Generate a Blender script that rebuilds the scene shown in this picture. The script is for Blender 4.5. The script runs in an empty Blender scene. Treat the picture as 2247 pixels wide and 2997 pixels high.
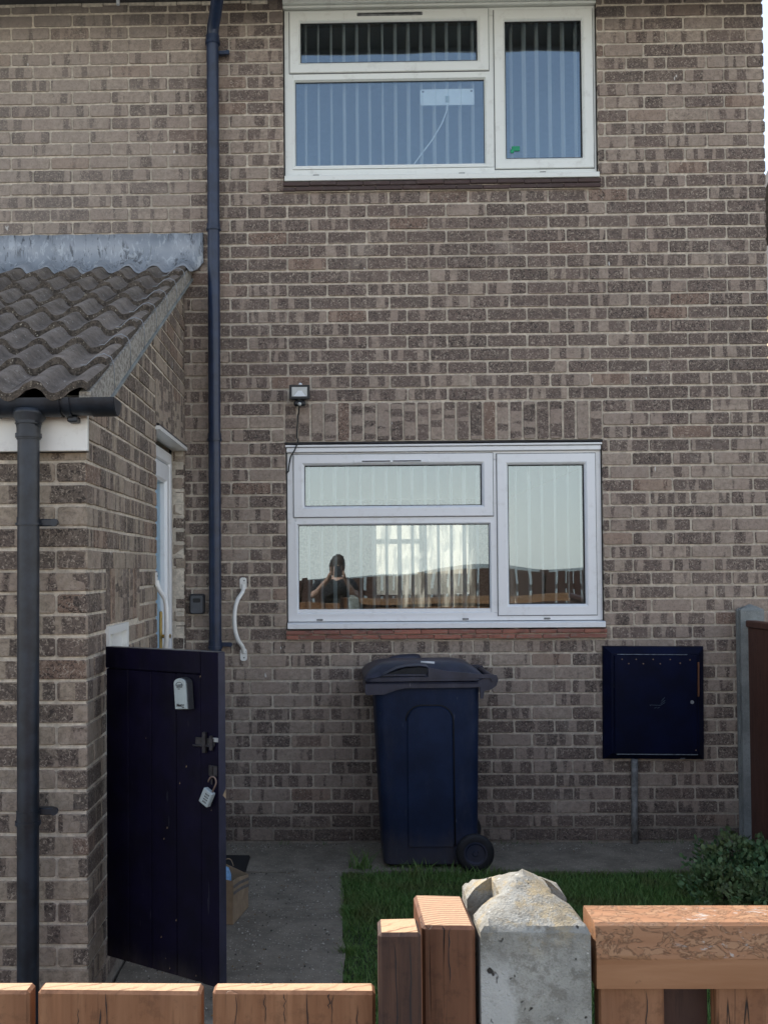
import bpy, math, random
import numpy as np
from mathutils import Vector, Matrix
R = random.Random(7)
scene = bpy.context.scene
COL = scene.collection

# ------------------------------------------------------------------ camera
cam_d = bpy.data.cameras.new('camera'); cam = bpy.data.objects.new('camera', cam_d); COL.objects.link(cam)
cam.matrix_world = (Matrix.Translation((0, -6.1, 1.545)) @ Matrix.Rotation(math.radians(1.1), 4, 'Z')
                    @ Matrix.Rotation(math.radians(91.38), 4, 'X') @ Matrix.Rotation(math.radians(-0.42), 4, 'Z'))
cam_d.sensor_fit = 'HORIZONTAL'; cam_d.sensor_width = 36.0; cam_d.lens = 36.0 * 3165 / 2247
cam_d.shift_x = 199.5 / 2247; cam_d.shift_y = 90.5 / 2247
cam_d.clip_start = 0.1; cam_d.clip_end = 600
scene.camera = cam

# ------------------------------------------------------------------ world, sun, exposure
to_sun = Vector((-0.45, 0.60, 0.74)).normalized()
world = bpy.data.worlds.new('World'); scene.world = world; world.use_nodes = True
wn = world.node_tree; wn.nodes.clear()
sky = wn.nodes.new('ShaderNodeTexSky'); sky.sky_type = 'NISHITA'; sky.sun_disc = False
sky.sun_elevation = math.asin(to_sun.z); sky.sun_rotation = math.atan2(to_sun.x, to_sun.y)
sky.air_density = 1.0; sky.dust_density = 1.0; sky.ozone_density = 1.5
hs = wn.nodes.new('ShaderNodeHueSaturation'); hs.inputs['Saturation'].default_value = 0.66
bg = wn.nodes.new('ShaderNodeBackground'); bg.inputs['Strength'].default_value = 0.13
wo = wn.nodes.new('ShaderNodeOutputWorld')
wn.links.new(sky.outputs[0], hs.inputs['Color'])
# pale summer haze low in the sky, the same all round
tc = wn.nodes.new('ShaderNodeTexCoord'); sx_ = wn.nodes.new('ShaderNodeSeparateXYZ'); wn.links.new(tc.outputs['Generated'], sx_.inputs[0])
mr = wn.nodes.new('ShaderNodeMapRange'); mr.interpolation_type = 'SMOOTHSTEP'; mr.inputs[1].default_value = 0.27; mr.inputs[2].default_value = 0.04
mr.inputs[3].default_value = 0.0; mr.inputs[4].default_value = 0.86; wn.links.new(sx_.outputs[2], mr.inputs[0])
hz = wn.nodes.new('ShaderNodeMix'); hz.data_type = 'RGBA'; hz.inputs[7].default_value = (8.6, 7.9, 6.9, 1)
wn.links.new(mr.outputs[0], hz.inputs[0]); wn.links.new(hs.outputs[0], hz.inputs[6]); wn.links.new(hz.outputs[2], bg.inputs[0]); wn.links.new(bg.outputs[0], wo.inputs[0])
sd = bpy.data.lights.new('sun', 'SUN'); sd.energy = 3.2; sd.angle = math.radians(0.5); sd.color = (1.0, 0.93, 0.84)
sun = bpy.data.objects.new('sun', sd); COL.objects.link(sun)
sun.rotation_euler = to_sun.to_track_quat('Z', 'Y').to_euler(); sun.location = (-4, 6, 9)
vs = scene.view_settings; vs.view_transform = 'Standard'; vs.look = 'None'; vs.gamma = 1.0; vs.use_curve_mapping = False
vs.exposure = 1.27
scene.render.engine = 'CYCLES'
scene.cycles.max_bounces = 7; scene.cycles.transparent_max_bounces = 12
scene.cycles.use_denoising = True

# ------------------------------------------------------------------ node helpers
class NT:
    def __init__(s, name):
        s.m = bpy.data.materials.new(name); s.m.use_nodes = True; s.t = s.m.node_tree; s.t.nodes.clear()
        s.out = s.t.nodes.new('ShaderNodeOutputMaterial')
        s.b = s.t.nodes.new('ShaderNodeBsdfPrincipled'); s.t.links.new(s.b.outputs[0], s.out.inputs[0])
    def n(s, typ, **kw):
        x = s.t.nodes.new(typ)
        for k, v in kw.items(): setattr(x, k, v)
        return x
    def put(s, sock, v):
        if v is None: return
        if isinstance(v, (int, float)): sock.default_value = v
        elif isinstance(v, (tuple, list)):
            sock.default_value = tuple(v) + (1.0,) if len(v) == 3 and sock.type == 'RGBA' else tuple(v)
        else: s.t.links.new(v, sock)
    def math(s, op, a, b=0.0, c=None, clamp=False):
        x = s.n('ShaderNodeMath', operation=op, use_clamp=clamp); s.put(x.inputs[0], a); s.put(x.inputs[1], b)
        if c is not None: s.put(x.inputs[2], c)
        return x.outputs[0]
    def vmath(s, op, a, b):
        x = s.n('ShaderNodeVectorMath', operation=op); s.put(x.inputs[0], a); s.put(x.inputs[1], b); return x.outputs[0]
    def mix(s, f, a, b, blend='MIX'):
        x = s.n('ShaderNodeMix', data_type='RGBA', blend_type=blend); s.put(x.inputs[0], f); s.put(x.inputs[6], a); s.put(x.inputs[7], b)
        return x.outputs[2]
    def noise(s, vec, scale, detail=2.0, rough=0.5, dist=0.0):
        x = s.n('ShaderNodeTexNoise'); s.put(x.inputs['Vector'], vec); s.put(x.inputs['Scale'], scale)
        s.put(x.inputs['Detail'], detail); s.put(x.inputs['Roughness'], rough); s.put(x.inputs['Distortion'], dist); return x.outputs[0]
    def step(s, v, lo, hi, a=0.0, b=1.0):
        x = s.n('ShaderNodeMapRange', interpolation_type='SMOOTHSTEP'); s.put(x.inputs[0], v); s.put(x.inputs[1], lo); s.put(x.inputs[2], hi)
        s.put(x.inputs[3], a); s.put(x.inputs[4], b); return x.outputs[0]
    def geo(s): return s.n('ShaderNodeNewGeometry').outputs['Position']
    def obj(s): return s.n('ShaderNodeTexCoord').outputs['Object']
    def scale(s, v, xyz):
        return s.vmath('MULTIPLY', v, xyz)
    def bump(s, h, strength=0.5, dist=0.002):
        x = s.n('ShaderNodeBump'); s.put(x.inputs['Height'], h); x.inputs['Strength'].default_value = strength; x.inputs['Distance'].default_value = dist
        s.t.links.new(x.outputs[0], s.b.inputs['Normal'])
    def col(s, c): s.put(s.b.inputs['Base Color'], c)
    def rough(s, r): s.put(s.b.inputs['Roughness'], r)
    def spec(s, v): s.put(s.b.inputs['Specular IOR Level'], v)

def plain(name, col, rough=0.6, var=0.15, scale=30, metal=0.0, bump=0.0, bscale=200, spec=0.5, dust=0.0):
    t = NT(name); p = t.geo(); n = t.noise(p, scale, 4, 0.6)
    d = tuple(c * (1 - var) for c in col); l = tuple(min(1, c * (1 + var)) for c in col)
    c = t.mix(t.step(n, .3, .7), d, l)
    if dust:
        dn = t.noise(t.scale(p, (1, 1, .35)), 7, 6, .75); sc_ = t.noise(t.scale(p, (1, 1, .12)), 60, 2, .5, .5)
        c = t.mix(t.math('MULTIPLY', t.step(dn, .48, .75), dust), c, (.16, .16, .165))
        c = t.mix(t.math('MULTIPLY', t.step(sc_, .73, .76), dust * 2.5, clamp=True), c, (.2, .21, .22))
        sz = t.n('ShaderNodeSeparateXYZ'); t.put(sz.inputs[0], p)
        c = t.mix(t.math('MULTIPLY', t.step(t.math('SUBTRACT', sz.outputs[2], t.math('MULTIPLY', dn, .25)), .12, -.08), .35), c, (.10, .085, .065))
    t.col(c); t.rough(rough); t.b.inputs['Metallic'].default_value = metal; t.spec(spec)
    if bump: t.bump(t.noise(p, bscale, 3), bump, 0.002)
    return t.m

def brick_mat(name, pale, pale2, dark, dark2, house):
    t = NT(name); p = t.geo()
    uv = t.n('ShaderNodeUVMap').outputs[0]
    oi = t.n('ShaderNodeObjectInfo').outputs['Random']
    at = t.n('ShaderNodeAttribute', attribute_name='bid').outputs['Fac']
    idv = t.math('FRACT', t.math('ADD', oi, at))
    wn_ = t.n('ShaderNodeTexWhiteNoise', noise_dimensions='1D'); t.put(wn_.inputs['W'], t.math('MULTIPLY', idv, 917.3))
    sp = t.n('ShaderNodeSeparateColor'); t.put(sp.inputs[0], wn_.outputs['Color'])
    r1, r2, r3 = sp.outputs
    off = t.n('ShaderNodeVectorMath', operation='SCALE'); t.put(off.inputs[0], wn_.outputs['Color']); off.inputs[3].default_value = 60
    uvs = t.scale(uv, (21.0, 1.6, 1.0))
    band = t.noise(t.vmath('ADD', uvs, off.outputs[0]), 1.0, 0.0, 0.35)
    band = t.math('ADD', band, t.math('MULTIPLY', t.math('SUBTRACT', t.noise(p, 48, 4, .7), 0.5), 0.13))
    sx = t.n('ShaderNodeSeparateXYZ'); t.put(sx.inputs[0], p); X, Y, Z = sx.outputs
    big = t.noise(p, 1.1, 1.0)
    # share of dark: per brick, by district of the wall
    bias = t.math('MULTIPLY', t.math('SUBTRACT', big, 0.5), 0.28)
    if house:
        mid = t.math('MULTIPLY', t.step(Z, 2.3, 2.75), t.step(Z, 3.95, 3.6))
        mid = t.math('MULTIPLY', mid, t.step(X, -1.0, -0.5))
        bias = t.math('ADD', bias, t.math('MULTIPLY', mid, 0.20))
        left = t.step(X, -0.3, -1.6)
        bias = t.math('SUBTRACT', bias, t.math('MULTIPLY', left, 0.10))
        low = t.step(Z, 0.28, 0.1)
        bias = t.math('ADD', bias, t.math('MULTIPLY', low, 0.2))
    thr = t.math('SUBTRACT', t.step(r1, 0.0, 1.0, 0.33, 0.66), bias)
    mask = t.step(band, t.math('SUBTRACT', thr, 0.03), t.math('ADD', thr, 0.03))
    # rounded, inset blocks where the stack marks were
    su = t.n('ShaderNodeSeparateXYZ'); t.put(su.inputs[0], uv)
    wob = t.math('MULTIPLY', t.math('SUBTRACT', t.noise(p, 70, 2), 0.5), 0.016)
    ev = t.math('ADD', t.math('SUBTRACT', 0.0325, t.math('ABSOLUTE', su.outputs[1])), wob)
    inset = t.step(ev, 0.001, 0.006)
    keep = t.math('MAXIMUM', inset, t.step(r2, 0.55, 0.7))
    mask = t.math('MULTIPLY', mask, keep)
    pc = t.mix(r2, pale, pale2)
    dc = t.mix(r3, dark, dark2)
    g = t.noise(p, 38, 4, 0.65)
    pc = t.mix(t.step(g, .35, .65), pc, tuple(c * .70 for c in pale))
    wash = t.noise(p, 4.3, 3, .6)
    pc = t.mix(t.math('MULTIPLY', t.step(wash, .42, .66), .45), pc, (0.31, 0.235, 0.195))
    dc = t.mix(t.math('MULTIPLY', t.step(wash, .35, .6), .4), dc, (0.165, 0.122, 0.104))
    c = t.mix(mask, pc, dc)
    # a red or buff brick here and there
    c = t.mix(t.math('MULTIPLY', t.step(r3, .93, .96), 0.35), c, (0.30, 0.185, 0.125))
    # crawled surface pits, mostly on the burnt faces
    pit = t.noise(p, 58, 5, 0.68, 1.6)
    pm = t.step(pit, 0.49, 0.60)
    amt = t.math('MULTIPLY', pm, t.math('ADD', 0.24, t.math('MULTIPLY', t.math('MULTIPLY', mask, t.math('ADD', r2, .25, clamp=True)), 0.60)))
    c = t.mix(amt, c, (0.035, 0.031, 0.029))
    hi = t.math('MULTIPLY', t.step(t.noise(p, 75, 4, .65, 1.4), .53, .64), t.math('ADD', 0.20, t.math('MULTIPLY', mask, 0.55)))
    c = t.mix(hi, c, (0.47, 0.40, 0.32))
    # mortar smears and dust
    sm = t.math('MULTIPLY', t.step(t.noise(p, 9, 4, .7), .60, .75), 0.4)
    c = t.mix(sm, c, (0.42, 0.36, 0.30))
    if house:
        base_dark = t.math('MULTIPLY', t.step(t.math('ADD', Z, t.math('MULTIPLY', big, .3)), .42, .1), .3)  # bricks darken towards the foot of the wall
        c = t.mix(base_dark, c, (0.06, 0.055, 0.045))
        top_dark = t.math('MULTIPLY', t.step(t.math('ADD', Z, t.math('MULTIPLY', t.noise(p, 3, 3), .25)), 4.68, 4.86), .55)  # courses darken towards the top of the wall
        c = t.mix(top_dark, c, (0.055, 0.05, 0.052))
    lime = t.math('MULTIPLY', t.step(t.noise(t.scale(p, (1, 1, .3)), 26, 2, .5), .755, .775), .75)
    c = t.mix(lime, c, (.72, .71, .67))
    if house: c = t.mix(t.math('MULTIPLY', t.math('MULTIPLY', left, t.step(Z, 2.6, 3.4)), .22), c, (.42, .38, .33))  # lens haze painted into the upper left bricks as a paler colour
    eff = t.math('MULTIPLY', t.step(t.noise(p, 2.6, 5, .72), .56, .70), .28)
    c = t.mix(eff, c, (.44, .38, .32))
    t.col(c); t.rough(0.9); t.spec(0.25)
    h = t.math('SUBTRACT', t.math('MULTIPLY', g, 0.5), t.math('MULTIPLY', pm, 0.7))
    t.bump(h, 0.55, 0.003)
    return t.m

def mortar_mat(name, col):
    t = NT(name); p = t.geo(); n = t.noise(p, 45, 4, .65); b = t.noise(p, 1.7, 2)
    c = t.mix(t.step(n, .3, .72), tuple(x * .72 for x in col), tuple(min(1, x * 1.12) for x in col))
    c = t.mix(t.math('MULTIPLY', t.step(b, .45, .65), .3), c, (0.26, 0.22, 0.18))
    c = t.mix(t.math('MULTIPLY', t.step(t.noise(p, 22, 4, .7), .52, .68), .4), c, (0.27, 0.23, 0.185))
    sx = t.n('ShaderNodeSeparateXYZ'); t.put(sx.inputs[0], p)
    c = t.mix(t.step(sx.outputs[2], .28, .03, 0, .6), c, (0.07, 0.062, 0.05))
    t.col(c); t.rough(.95); t.spec(.2); t.bump(t.noise(p, 130, 4, .7), .6, .004)
    return t.m

def wood_mat(name, a, b, axis='Z', knots=True, gloss=.6, weather=(0.10, 0.055, 0.04), wamt=.35, blue=0.0):
    """grain runs along the object's own axis"""
    t = NT(name); p = t.obj(); rr = t.n('ShaderNodeObjectInfo').outputs['Random']
    st = {'Z': (1, 1, .07), 'X': (.07, 1, 1)}[axis]
    off = t.n('ShaderNodeCombineXYZ'); t.put(off.inputs[0], t.math('MULTIPLY', rr, 31)); t.put(off.inputs[1], t.math('MULTIPLY', rr, 17))
    q = t.vmath('ADD', p, off.outputs[0])
    g = t.noise(t.scale(q, st), 60, 5, .6, .6)
    l = t.noise(q, 7, 4, .65)
    c = t.mix(t.step(g, .3, .75), a, b)
    c = t.mix(t.math('MULTIPLY', t.step(l, .46, .68), wamt), c, weather)
    c = t.mix(t.math('MULTIPLY', t.step(t.noise(q, 38, 5, .75), .50, .66), .45), c, tuple(x * .5 for x in a))
    c = t.mix(t.math('MULTIPLY', t.step(t.noise(t.scale(q, st), 21, 4, .7), .56, .70), .4), c, tuple(min(1, x * 1.5) for x in b))
    fine = t.noise(t.scale(q, st), 260, 3, .6)
    c = t.mix(t.math('MULTIPLY', t.step(fine, .58, .68), .35), c, tuple(x * .45 for x in a))
    crack = t.noise(t.scale(q, {'Z': (1, 1, .03), 'X': (.03, 1, 1)}[axis]), 34, 2, .5, .3)
    cm = t.math('MULTIPLY', t.step(t.math('ABSOLUTE', t.math('SUBTRACT', crack, .5)), .006, .0), t.step(t.noise(q, 5, 1), .5, .56))
    c = t.mix(cm, c, (.012, .008, .006))
    t.col(c); t.rough(gloss); t.spec(.35)
    t.bump(t.math('SUBTRACT', t.math('MULTIPLY', g, .5), cm), .5, .003)
    return t.m

def endgrain_mat(name, a, b, kind):
    t = NT(name); p = t.obj()
    if kind == 'saw':
        w = t.n('ShaderNodeTexWave', wave_type='BANDS', bands_direction='DIAGONAL')
        t.put(w.inputs['Vector'], t.scale(p, (1, -1.6, 0))); w.inputs['Scale'].default_value = 26
        w.inputs['Distortion'].default_value = 5; w.inputs['Detail'].default_value = 3; w.inputs['Detail Scale'].default_value = 1.2
        m = t.step(w.outputs['Fac'], .8, .97)
        m = t.math('MULTIPLY', m, t.step(t.noise(p, 18, 2), .35, .6))
        c = t.mix(m, a, b)
    else:
        w = t.n('ShaderNodeTexWave', wave_type='RINGS', rings_direction='Z')
        t.put(w.inputs['Vector'], t.vmath('ADD', p, (-.012, .075, 0))); w.inputs['Scale'].default_value = 55
        w.inputs['Distortion'].default_value = 1.5; w.inputs['Detail'].default_value = 2
        c = t.mix(t.step(w.outputs['Fac'], .35, .8), a, b)
    n = t.noise(p, 60, 4, .7)
    c = t.mix(t.math('MULTIPLY', t.step(n, .5, .75), .55), c, tuple(x * .55 for x in a))
    t.col(c); t.rough(.8); t.bump(n, .6, .003)
    return t.m

M = {}
PALE, PALE2 = (0.43, 0.350, 0.282), (0.37, 0.302, 0.252)
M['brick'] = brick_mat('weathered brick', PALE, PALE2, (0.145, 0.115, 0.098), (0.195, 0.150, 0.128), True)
M['porch_brick'] = brick_mat('porch brick', (0.43, 0.355, 0.27), (0.37, 0.31, 0.25), (0.135, 0.112, 0.092), (0.19, 0.15, 0.12), False)
M['mortar'] = mortar_mat('mortar', (0.61, 0.54, 0.44))
M['porch_mortar'] = mortar_mat('porch mortar', (0.68, 0.61, 0.50))

def upvc(name, base, dirt):
    t = NT(name); p = t.geo(); n = t.noise(p, 14, 4, .7)
    c = t.mix(t.math('MULTIPLY', t.step(n, .52, .78), dirt), base, (.33, .30, .25))
    t.col(c); t.rough(.32); return t.m
M['upvc'] = upvc('white window plastic', (.80, .82, .83), .22)
M['upvc_old'] = upvc('yellowed window plastic', (.77, .79, .74), .3)
M['white_paint'] = upvc('gloss white paint', (.80, .80, .76), .3)

def glass(name, refl, wob):
    t = NT(name); t.t.nodes.remove(t.b)
    gl = t.n('ShaderNodeBsdfGlossy'); gl.inputs['Roughness'].default_value = 0.0; gl.inputs['Color'].default_value = (.72, .88, 1, 1)
    tr = t.n('ShaderNodeBsdfTransparent'); tr.inputs['Color'].default_value = (.95, .97, .96, 1)
    fr = t.n('ShaderNodeFresnel'); fr.inputs['IOR'].default_value = 1.5
    f = t.math('ADD', refl, t.math('MULTIPLY', fr.outputs[0], .9), clamp=True)
    b = t.n('ShaderNodeBump'); b.inputs['Strength'].default_value = 1.0; b.inputs['Distance'].default_value = wob
    t.put(b.inputs['Height'], t.noise(t.geo(), 1.6, 1.0)); t.t.links.new(b.outputs[0], gl.inputs['Normal'])
    mx = t.n('ShaderNodeMixShader'); t.put(mx.inputs[0], f); t.t.links.new(tr.outputs[0], mx.inputs[1]); t.t.links.new(gl.outputs[0], mx.inputs[2])
    t.t.links.new(mx.outputs[0], t.out.inputs[0]); return t.m
M['glass'] = glass('window glass', .095, .005)
M['black_rubber'] = plain('black rubber gasket', (.015, .015, .016), .6)
def slat_mat():
    t = NT('blind fabric'); d = t.n('ShaderNodeBsdfDiffuse'); d.inputs[0].default_value = (.9, .9, .88, 1); a = t.n('ShaderNodeBsdfTranslucent'); a.inputs[0].default_value = (.9, .9, .86, 1)
    x = t.n('ShaderNodeMixShader'); x.inputs[0].default_value = .4; t.t.links.new(d.outputs[0], x.inputs[1]); t.t.links.new(a.outputs[0], x.inputs[2]); t.t.links.new(x.outputs[0], t.out.inputs[0]); t.t.nodes.remove(t.b); return t.m
M['slat'] = slat_mat()
M['pipe'] = plain('blue black plastic pipe', (.013, .026, .060), .38, .25, 12)
M['pipe_worn'] = plain('weathered black plastic', (.015, .021, .031), .42, .4, 16)
M['navy_paint'] = plain('near black blue gate paint', (.0030, .0021, .0125), .6, .35, 9, spec=.12, dust=.03)
M['navy_edge'] = plain('dull slate blue edge paint', (.030, .030, .052), .6, .25, 12)
M['bin'] = plain('dark blue bin plastic', (.010, .021, .056), .55, .25, 6, bump=.1, bscale=900, spec=.25, dust=.10)
M['bin_lid'] = plain('faded bin lid plastic', (.028, .031, .052), .45, .3, 10, dust=.25)
M['tyre'] = plain('black tyre rubber', (.010, .011, .014), .7, .3)
M['meter'] = plain('black blue enamel', (.0007, .0030, .0205), .55, .3, 8, spec=.15)
M['meter_worn'] = plain('chipped pale enamel', (.16, .19, .22), .6, .5, 60)
M['grey_conduit'] = plain('dull grey conduit', (.20, .205, .20), .7, .4, 30)
M['screw'] = plain('rusty screw head', (.22, .15, .11), .6, .3)
M['brass'] = plain('brass', (.55, .40, .14), .3, .15, metal=.8)
M['dark_metal'] = plain('dark galvanised metal', (.025, .024, .028), .5, .5, 60, metal=.3)
M['light_metal'] = plain('dull zinc', (.30, .32, .34), .45, .2, 60, metal=.5)
M['grey_plastic'] = plain('key safe grey plastic', (.36, .42, .42), .45, .08)
M['charcoal'] = plain('charcoal plastic', (.035, .037, .042), .45, .2)
M['charcoal2'] = plain('satin charcoal', (.085, .09, .10), .35, .1)
M['ink'] = plain('black print', (.01, .01, .012), .6, .1)
M['lens'] = plain('frosted lamp lens', (.50, .52, .50), .25, .05)
M['black'] = plain('flat black plastic', (.012, .013, .014), .5, .2)
M['cable'] = plain('black cable', (.018, .018, .018), .6, .1)
M['lead_strip'] = None
M['soffit'] = plain('dark soffit board', (.06, .06, .065), .6)
M['interior'] = plain('interior plaster', (.6, .6, .58), .9, .05)
M['carpet'] = plain('carpet', (.16, .14, .12), .95, .2)
M['kraft'] = plain('brown kraft paper', (.34, .25, .155), .9, .12, 25)
M['kraft_band'] = plain('grey printed band', (.17, .15, .13), .9, .2, 60)
M['blue_stuff'] = plain('pale blue cloth', (.22, .42, .66), .9, .25, 60)
M['mat'] = plain('black coir', (.012, .012, .013), .95, .3, 300)
M['brown_fence'] = wood_mat('red brown stained fence', (.085, .036, .026), (.125, .056, .040), 'Z', wamt=.2)
M['brown_fence2'] = wood_mat('brown stained boards', (.055, .026, .019), (.085, .04, .028), 'Z', wamt=.25)
M['green'] = plain('green plastic', (.01, .30, .14), .5)
M['white_plastic'] = plain('white plastic', (.74, .78, .80), .4, .04)
M['skin'] = plain('skin', (.52, .30, .21), .55, .08)
M['shirt'] = plain('black cloth', (.018, .018, .022), .9, .2)
M['jeans'] = plain('dark denim', (.03, .035, .055), .9, .2)
M['hair'] = plain('brown hair', (.05, .03, .02), .6, .3, 120)
M['cream'] = plain('cream render', (.62, .50, .33), .85, .08, 3)
M['slate'] = plain('roof slate', (.07, .065, .065), .8, .3, 20)
M['white_trim'] = plain('cream trim', (.6, .57, .5), .6, .1)

def concrete_mat(name, base, speck, lich=None, pits=True, scale=1.0):
    t = NT(name); p = t.geo()
    n = t.noise(p, 6 * scale, 5, .7); f = t.noise(p, 140 * scale, 4, .7)
    c = t.mix(t.step(n, .3, .7), tuple(x * .72 for x in base), tuple(x * 1.18 for x in base))
    c = t.mix(t.math('MULTIPLY', t.step(f, .5, .72), .45), c, tuple(x * .4 for x in base))
    v = t.n('ShaderNodeTexVoronoi'); t.put(v.inputs['Vector'], p); v.inputs['Scale'].default_value = 95 * scale
    vc = t.n('ShaderNodeSeparateColor'); t.put(vc.inputs[0], v.outputs['Color'])
    sp = t.math('MULTIPLY', t.step(v.outputs['Distance'], .34, .22), t.step(vc.outputs[0], .70, .82))
    c = t.mix(t.math('MULTIPLY', sp, .5), c, speck)
    h = t.math('ADD', f, t.math('MULTIPLY', sp, .6))
    if lich:
        l = t.noise(p, 32, 5, .75); sx = t.n('ShaderNodeSeparateXYZ'); t.put(sx.inputs[0], p)
        top = t.step(t.math('ADD', sx.outputs[2], t.math('MULTIPLY', t.math('SUBTRACT', n, .5), .06)), 1.19, 1.225)
        c = t.mix(t.math('MULTIPLY', t.step(l, .46, .60), t.math('ADD', t.math('MULTIPLY', top, .65), .03)), c, lich)
        bird = t.noise(p, 46, 3, .6)
        c = t.mix(t.math('MULTIPLY', t.step(bird, .66, .69), .8), c, (.8, .78, .72))
        dkm = t.math('MULTIPLY', t.step(t.noise(p, 60, 6, .78), .48, .60), .55)
        c = t.mix(dkm, c, (.15, .14, .115))
        c = t.mix(t.math('MULTIPLY', t.step(t.noise(p, 14, 4, .7), .45, .65), .4), c, (.19, .17, .13))
        w = t.step(t.math('SUBTRACT', sx.outputs[0], t.math('MULTIPLY', t.math('SUBTRACT', t.noise(p, 22, 4, .7), .5), .09)), .165, .150)
        w = t.math('MULTIPLY', w, t.step(sx.outputs[2], 1.20, 1.17))
        c = t.mix(t.math('MULTIPLY', w, .65), c, (.62, .62, .59))
        pit = t.noise(p, 75, 2, .5); pm = t.step(pit, .69, .73)
        c = t.mix(pm, c, (.05, .045, .04)); h = t.math('SUBTRACT', h, pm)
    t.col(c); t.rough(.92); t.spec(.25); t.bump(h, .7, .004)
    return t.m
M['path'] = concrete_mat('old exposed concrete', (.25, .222, .175), (.70, .65, .55))
M['post_conc'] = concrete_mat('lichened concrete', (.36, .355, .32), (.50, .49, .45), lich=(.40, .30, .15), scale=2.6)
M['post2'] = concrete_mat('grey concrete', (.26, .28, .27), (.36, .36, .34))
M['asphalt'] = concrete_mat('asphalt', (.06, .06, .06), (.14, .14, .13))
M['soil'] = plain('soil', (.05, .042, .03), .95, .4, 40, bump=.5)
M['far_ground'] = plain('far grass ground', (.26, .26, .23), .95, .4, 3)

def tile_mat():
    t = NT('mossy concrete tile'); p = t.geo(); n = t.noise(p, 9, 5, .7); f = t.noise(p, 90, 4, .7)
    rr = t.n('ShaderNodeObjectInfo').outputs['Random']
    c = t.mix(t.step(n, .3, .7), (.12, .10, .08), (.26, .22, .18))
    c = t.mix(t.math('MULTIPLY', rr, .35), c, (.12, .10, .088))
    c = t.mix(t.math('MULTIPLY', t.step(f, .52, .7), .6), c, (.035, .030, .026))
    c = t.mix(t.math('MULTIPLY', t.step(t.noise(p, 55, 3, .6), .655, .69), .75), c, (.45, .43, .38))
    c = t.mix(t.math('MULTIPLY', t.step(t.noise(p, 27, 4, .6), .60, .68), .5), c, (.20, .175, .14))
    t.col(c); t.rough(.92); t.spec(.25); t.bump(t.math('ADD', f, n), .6, .004); return t.m
M['tile'] = tile_mat()
def tile_edge():
    t = NT('crusty tile edge'); p = t.geo(); f = t.noise(p, 70, 5, .75)
    c = t.mix(t.step(f, .35, .65), (.035, .028, .022), (.13, .105, .08))
    c = t.mix(t.step(t.noise(p, 120, 2), .66, .70), c, (.42, .38, .3))
    t.col(c); t.rough(.95); t.bump(f, .9, .006); return t.m
M['tile_edge'] = tile_edge()
def lead():
    t = NT('streaked lead'); p = t.geo()
    c = t.mix(t.step(t.noise(p, 6, 3), .3, .7), (.25, .28, .31), (.35, .375, .40))
    s = t.noise(t.scale(p, (1, 1, .25)), 36, 6, .75, .6)
    c = t.mix(t.math('MULTIPLY', t.math('MULTIPLY', t.step(s, .52, .60), t.step(t.noise(p, 4.5, 2), .42, .55)), .8), c, (.075, .08, .085))
    s2 = t.noise(t.scale(p, (1, 1, .4)), 30, 5, .7, 1.0)
    c = t.mix(t.math('MULTIPLY', t.step(s2, .54, .62), .6), c, (.52, .56, .58))
    t.col(c); t.rough(.5); t.b.inputs['Metallic'].default_value = .15; t.bump(t.noise(p, 25, 3), .4, .006); return t.m
M['lead'] = lead()
def verge():
    t = NT('mottled verge mortar'); p = t.geo(); f = t.noise(p, 60, 5, .75)
    c = t.mix(t.step(f, .38, .6), (.17, .15, .125), (.42, .40, .35)); t.col(c); t.rough(.95); t.bump(f, .8, .006); return t.m
M['verge'] = verge()
def claytile(name, a, b, amt):
    t = NT(name); p = t.geo(); f = t.noise(t.scale(p, (.4, 1, 1)), 70, 4, .7); rr = t.n('ShaderNodeObjectInfo').outputs['Random']
    c = t.mix(rr, a, b); c = t.mix(t.math('MULTIPLY', t.step(f, .52, .66), amt), c, (.24, .22, .19))
    c = t.mix(t.math('MULTIPLY', t.step(t.noise(p, 18, 3), .55, .7), .5), c, (.07, .05, .042))
    t.col(c); t.rough(.8); t.bump(f, .6, .004); return t.m
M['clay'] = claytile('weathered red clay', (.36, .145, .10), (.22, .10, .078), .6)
M['clay_dark'] = claytile('dark red clay', (.075, .046, .042), (.062, .042, .04), .15)
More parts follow.
